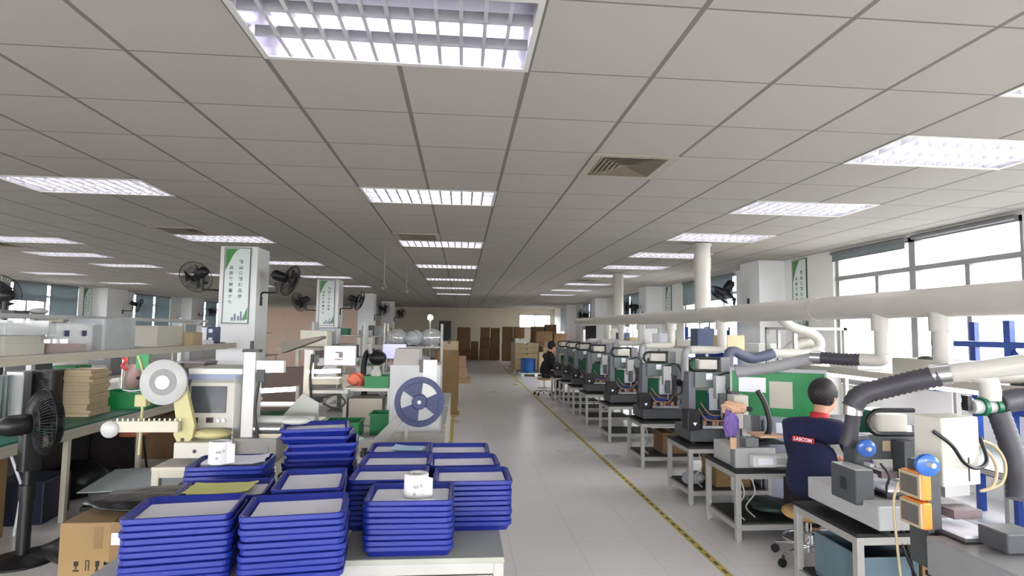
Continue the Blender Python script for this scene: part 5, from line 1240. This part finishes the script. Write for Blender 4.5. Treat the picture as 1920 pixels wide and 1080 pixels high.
# pallet with the layered cartons, blue drum
for pi,(cx,cy,w,d) in enumerate(((2.55,23.4,1.1,2.4),(3.6,23.2,.95,2.4))):
    pl = thing('pallet','pale pallet under the %s half of the layered carton load' % ('left','right')[pi],'pallet',(cx,cy,0)); part('deck', MB().box(-w/2,w/2,-d/2,d/2,.10,.13), M_CARD3, pl)
    for x in (-w/2+.06,0,w/2-.06): part('runner', MB().box(x-.06,x+.06,-d/2,d/2,0,.10), M_CARD3, pl)
for j in range(5):
    carton('pale layered carton, %s layer of the left pallet load' % ('lowest','second','third','fourth','fifth')[j],2.08,3.0,22.4,24.3,.13+.2*j,.325+.2*j,M_CARD3)
    if j < 4: carton('pale layered carton, %s layer of the right pallet load' % ('lowest','second','third','topmost')[j],3.15,4.0,22.2,24.2,.13+.22*j,.345+.22*j,M_CARD3)
carton('small white carton on top of the left pallet load',2.10,2.45,22.5,22.9,1.13,1.30,M_WHITE); carton('small carton on the right pallet load, left one',3.2,3.5,22.3,22.7,1.01,1.18,M_CARD3); carton('small carton on the right pallet load, right one',3.56,3.9,22.3,22.7,1.01,1.20,M_CARD3)
pl = thing('pallet','white pallet carrying the blue drum','pallet',(2.55,20.9,0)); part('deck', MB().box(-.45,.60,-.5,.5,.09,.12), M_WHITE, pl)
for x in (-.38,.1,.54): part('runner', MB().box(x-.06,x+.06,-.5,.5,0,.09), M_WHITE, pl)
single('drum', MB().lathe([(.001,0),(.25,0),(.26,.03),(.27,.25),(.26,.45),(.28,.47),(.27,.50),(.001,.50)],n=28), M_TANKB, 'blue plastic drum on the white pallet','drum',(2.40,20.8,.12))
carton('tall pale carton right of the blue drum',2.76,3.12,20.5,21.0,.12,.86,M_CARD3)
single('hanging_cloth', MB().rbox(-.2,.2,-.08,.08,0,1.15,.06), M_COAT, 'black coat hanging on the far right pilaster','coat',(4.75,21.05,1.0),bev=.02)
# ---------------------------------------------------------------- clutter along the right windows
t = thing('workbench','white window bench with shelf beyond the third machine','bench',(4.05,11.6,0)); L=4.6
part('benchtop', MB().box(-.4,.4,-L,L,.75,.78), M_SHELF, t); part('shelf', MB().box(-.25,.2,-L,L,1.36,1.39), M_SHELF, t)
for y in (-L+.1,-L/2,0,L/2,L-.1):
    for xx in (-.36,.36): part('leg', MB().box(xx-.02,xx+.02,y-.02,y+.02,0,.75), M_ALU, t)
    part('shelf_post', MB().box(-.02,.02,y-.02,y+.02,.78,1.72), M_ALU, t)
for j in range(9):
    y = 7.4+j*.95
    single('shelf_box', MB().box(-.14,.14,-.2,.2,0,.12+.1*(j%3)), (M_WHITE,M_CARD3,M_BINDER,M_IVORY,M_PAPER)[j%5], '%s box from the camera on the white window bench shelf' % NTH[j].replace('top','first'),'box',(3.98,y,1.39),R.uniform(-.1,.1),bev=.008)
    t = thing('bench_instrument','%s instrument from the camera on the white window bench' % NTH[j].replace('top','first'),'instrument',(4.0,y+.2,.78)); part('case', MB().box(-.2,.2,-.22,.22,0,.25+.08*(j%3)), (M_DARKG,M_LIGHTG,M_DGREEN,M_IVORY)[j%4], t, bev=.008); part('front_panel', MB().box(-.205,-.2,-.15,.15,.05,.2), M_PAPER, t)
t = thing('storage_rack','blue steel rack by the second right window','rack',(4.75,10.9,0))
for y in (-.5,.5):
    for x in (-.2,.2): part('upright', MB().box(x-.025,x+.025,y-.03,y+.03,0,1.75), M_RACK, t)
for z in (.6,1.15,1.55): part('rack_shelf', MB().box(-.22,.22,-.53,.53,z-.04,z), M_RACK, t)
single('rack_tray', MB().rbox(-.18,.18,-.3,.3,0,.12,.03,taper=.02), M_RACK, 'blue crate on the blue rack by the second right window','crate',(4.75,10.8,1.15))
t = thing('assembly_machine','aluminium frame machine with cream housing past the big window','machine',(4.1,6.62,0)); 
for x in (-.3,.3):
    for y in (-.3,.3): part('upright', MB().box(x-.02,x+.02,y-.02,y+.02,0,1.72), M_ALU, t)
part('top_frame', MB().box(-.32,.32,-.32,.32,1.69,1.72), M_ALU, t); part('housing', MB().box(-.27,.27,-.27,.27,.7,1.2), M_IVORY, t, bev=.01); part('arm', MB().tube(curve([(-.2,0,1.2),(-.2,0,1.45),(.05,0,1.55),(.2,0,1.4),(.2,0,1.2)]),.06,n=14), M_IVORY, t)
# ---------------------------------------------------------------- people
def skin_mesh(name, verts, edges, radii, m, root=0, sub=2):
    me = bpy.data.meshes.new(name); me.from_pydata(verts, edges, []); me.materials.append(m)
    o = bpy.data.objects.new(name, me); COL.objects.link(o)
    sk = o.modifiers.new('skin','SKIN'); sk.use_smooth_shade = True
    for i,r in enumerate(radii):
        me.skin_vertices[0].data[i].radius = (r if hasattr(r,'__len__') else (r,r))
        me.skin_vertices[0].data[i].use_root = (i == root)
    sb = o.modifiers.new('smooth','SUBSURF'); sb.levels = sub; sb.render_levels = sub
    dg = bpy.context.evaluated_depsgraph_get()
    out = bpy.data.meshes.new_from_object(o.evaluated_get(dg))
    bpy.data.objects.remove(o)
    for p in out.polygons: p.use_smooth = True
    out.materials.clear(); out.materials.append(m); out.name = name
    return out
def chain_mesh(chains, m, name, sub=2):
    """chains: list of [(x,y,z,r or (rx,ry)),...]; vertices closer than 1e-4 are shared"""
    V=[];Rr=[];E=[]; idx={}
    for ch in chains:
        prev=None
        for x,y,z,r in ch:
            k=(round(x,4),round(y,4),round(z,4))
            if k not in idx: idx[k]=len(V); V.append((x,y,z)); Rr.append(r)
            i=idx[k]
            if prev is not None: E.append((prev,i))
            prev=i
    return skin_mesh(name,V,E,Rr,m,0,sub)
def hand(w, d, s, side):
    """palm and five curled fingers from wrist w along d"""
    d = Vector(d).normalized(); up = Vector((0,0,1)); lat = d.cross(up).normalized()*side; dn = -up
    w = Vector(w); ch = []
    kn = w+d*.085
    P = lambda p,r: (p.x,p.y,p.z,r)
    palm = w+d*.045
    ch.append([P(w,(.024,.018)),P(palm,(.036,.016)),P(kn,(.034,.013))])
    for k in range(4):
        off = lat*(.030-.020*k); ln = (.062,.072,.068,.054)[k]
        a = kn+off*.9; b1 = a+d*ln*.5+dn*.006; c1 = b1+d*ln*.32+dn*.018; e1 = c1+d*ln*.12+dn*.02
        ch.append([P(kn,(.034,.013)),P(a+d*.004,.0095),P(b1,.0088),P(c1,.008),P(e1,.007)])
    t0 = palm; t1 = palm+lat*.040+d*.012; t2 = t1+lat*.014+d*.026+dn*.008; t3 = t2+d*.024+dn*.006
    ch.append([P(t0,(.036,.016)),P(t1,.012),P(t2,.0105),P(t3,.0085)])
    return ch
def build_person(label, loc, yaw, lean=.12, jacket=M_NAVY, trousers=M_COAT, collar=None, logo=False, head_turn=0., seat=.42, hands=((.30,.36,.55),(-.20,.40,.55)), s=1.0):
    """seated figure; local +Y is forward, +X is his right"""
    t = thing('person', label, 'person', loc, yaw)
    hz = seat+.09
    ly = lean
    neck = (0,ly*1.05,hz+.545); chest = (0,ly*.75,hz+.38); belly=(0,ly*.3,hz+.18); pel=(0,0,hz+.02)
    hd = Matrix.Translation((0,ly*1.05+.03,hz+.585))@Rz(head_turn)@Rx(-.25)@Matrix.Scale(1.1,4)
    def H(x,y,z,r): v = hd@Vector((x,y,z)); return (v.x,v.y,v.z,r)
    chains = [[(*pel,(.09,.07)),(*belly,(.09,.07)),(*chest,(.10,.065)),(0,ly*.98,hz+.47,(.06,.045)),(*neck,.052),H(0,0,.02,.057),H(0,.015,.075,(.066,.08)),H(0,.01,.14,(.074,.092)),H(0,.0,.19,(.066,.078)),H(0,-.005,.225,(.035,.04))],
              [H(0,.015,.075,(.066,.08)),H(0,.085,.045,(.03,.02)),H(0,.098,.035,(.018,.014))],          # jaw and chin
              [H(0,.01,.14,(.074,.092)),H(0,.105,.105,.015),H(0,.118,.085,.012)]]                        # nose
    for sx in (-1,1):
        chains.append([H(0,.01,.14,(.074,.092)),H(sx*.078,.0,.095,(.010,.02)),H(sx*.086,-.01,.075,(.007,.018))])   # ears
    jk = [[(0,-.02,hz-.04,(.19,.15)),(*belly,(.185,.145)),(*chest,(.20,.145)),(0,ly*.93,hz+.48,(.15,.11)),(0,ly*1.02,hz+.545,.074)]]
    tr = [[(0,-.02,hz-.01,(.175,.13)),(0,.03,hz+.03,(.165,.12))]]
    for sx in (-1,1):
        sh = (sx*.19,ly*.88,hz+.455); hx,hy,hzz = hands[0 if sx>0 else 1]; hnd = Vector((hx,hy,hzz)); shv = Vector(sh)
        mid = (shv+hnd)/2; d = hnd-shv; L = d.length; bend = math.sqrt(max(.002,(.285**2)-(min(L,.56)/2)**2))
        el = mid+Vector((sx*.5,-.25,-.9)).normalized()*bend
        wr = el.lerp(hnd,.96)
        chains.append([(0,ly*.98,hz+.47,(.06,.045)),(*sh,.05),(*el,.045),(*wr,.028)]); 
        hc = hand(wr,(hnd-el)+Vector((0,0,.02)),1,-sx)
        hc[0][0] = (*wr,.028); chains += hc
        jk.append([(0,ly*.93,hz+.48,(.15,.11)),(*sh,.094),(*shv.lerp(el,.6),.072),(*el,.066),(*el.lerp(wr,.55),.056),(*el.lerp(wr,.85),.047)])
        kn = (sx*.15,.42,hz+.01); an = (sx*.14,.38,.09)
        chains.append([(*pel,(.09,.07)),(sx*.10,.05,hz,.065),(*kn,.052),(*an,.042),(sx*.15,.50,.045,(.045,.035))])
        tr.append([(0,-.02,hz-.01,(.175,.13)),(sx*.10,.06,hz,.098),(*kn,.074),(sx*.145,.39,.30,.066),(sx*.14,.385,.12,.058)])
        part('shoe', MB().rbox(-.045,.045,-.10,.17,.0,.06,.04,4,Tr(sx*.145,.42,0)).ball((sx*.145,.42,.06),(.045,.09,.045)), M_BLACK, t)
    part('body', chain_mesh(chains, M_SKIN, 'body'), None, t)
    part('jacket', chain_mesh(jk, jacket, 'jacket'), None, t); part('trousers', chain_mesh(tr, trousers, 'trousers'), None, t)
    # hair cap: crown, back and sides with a straight nape
    b = MB(); b.ball((0,-.012,.135),(.090,.106,.108),22,16)
    out = [];
    for x,y,z in b.v:
        if z < .115: 
            k = (.115-z)
            if y > .015: z = .115+.3*k*0; y = min(y,.075); x *= .96
            else: z = max(z,.045); x *= (1-.8*k); y *= (1-.9*k)
        if y > .06 and z < .16: y = .06+(y-.06)*.3; z = max(z,.15)
        v = hd@Vector((x,y,z)); out.append(tuple(v))
    b.v = out; part('hair', b, M_HAIR, t)
    cl = part('collar', MB().lathe([(.072,-.045),(.069,.0),(.064,.03),(.060,.03),(.062,-.04)],(0,ly*1.03,hz+.555),(0,.2,1),n=20,caps=False), collar or jacket, t)
    b = MB()
    eyes = MB()
    for sx in (-1,1):
        v = hd@Vector((sx*.03,.088,.115)); eyes.ball(tuple(v),.011,10,6)
    part('eyes', eyes, M_INK, t); m = MB(); a1 = hd@Vector((-.022,.103,.058)); a2 = hd@Vector((.022,.103,.058)); m.tube([a1,hd@Vector((0,.108,.056)),a2],.004,n=6); part('mouth', m, mat('lips',(160,92,84),.5), t)
    if logo:
        # patch on the back, sat just off the cloth
        Mx = Tr(-.02,ly*.80-.178,hz+.405)@Rx(PI/2-.27)
        lp = part('logo_patch', MB().box(-.078,.078,-.020,.020,-.004,.004,Mx), M_LOGOR, t, 'red back patch')
        lettering('lettering','LASCOM',.034,M_PAPER,lp,Mx@Tr(0,-.001,.0045),bold=True)
    return t
build_person('seated man in a navy work jacket with red collar, back to the camera', (2.54,4.10,0), -1.0, lean=.20, collar=M_LOGOR, logo=True, seat=.375, hands=((.36,.33,.63),(-.05,.46,.66)), head_turn=-.12)
def stool(label, loc, rz, h=.43):
    t = thing('stool', label, 'stool', loc, rz)
    part('seat', MB().lathe([(.001,h-.05),(.16,h-.05),(.175,h-.035),(.175,h-.012),(.16,h),(.001,h)],n=26), mat('tan_seat',(188,150,96),.6), t)
    part('gas_lift', MB().cyl((0,0,.10),(0,0,h-.05),.022,n=14).cyl((0,0,.08),(0,0,.20),.032,n=14), M_CHROME, t)
    part('foot_ring', MB().tube([(.17*math.cos(a),.17*math.sin(a),.17) for a in [2*PI*k/28 for k in range(28)]],.010,n=8,closed=True).cyl((-.17,0,.17),(.17,0,.17),.007,n=8), M_CHROME, t)
    for k in range(5):
        a = 2*PI*k/5; x,y = math.cos(a),math.sin(a)
        leg = part('leg', MB().tube(curve([(.02*x,.02*y,.11),(.14*x,.14*y,.10),(.24*x,.24*y,.075)],6),.015,n=8), M_CHROME, t)
        part('caster', MB().cyl((.25*x-.012*y,.25*y+.012*x,.03),(.25*x+.012*y,.25*y-.012*x,.03),.03,n=14).cyl((.24*x,.24*y,.05),(.24*x,.24*y,.08),.01,n=8), M_BLACK, leg)
stool('chrome swivel stool under the seated man', (2.53,4.09,0), .9, h=.375)
build_person('worker in dark clothes seated at the far end of the machine row', (2.12,14.75,0), -1.35, lean=.14, jacket=M_COAT, collar=M_COAT, seat=.43, hands=((.25,.42,.66),(-.15,.45,.66)))
stool('stool under the worker at the far end of the row', (2.12,14.73,0), .2)
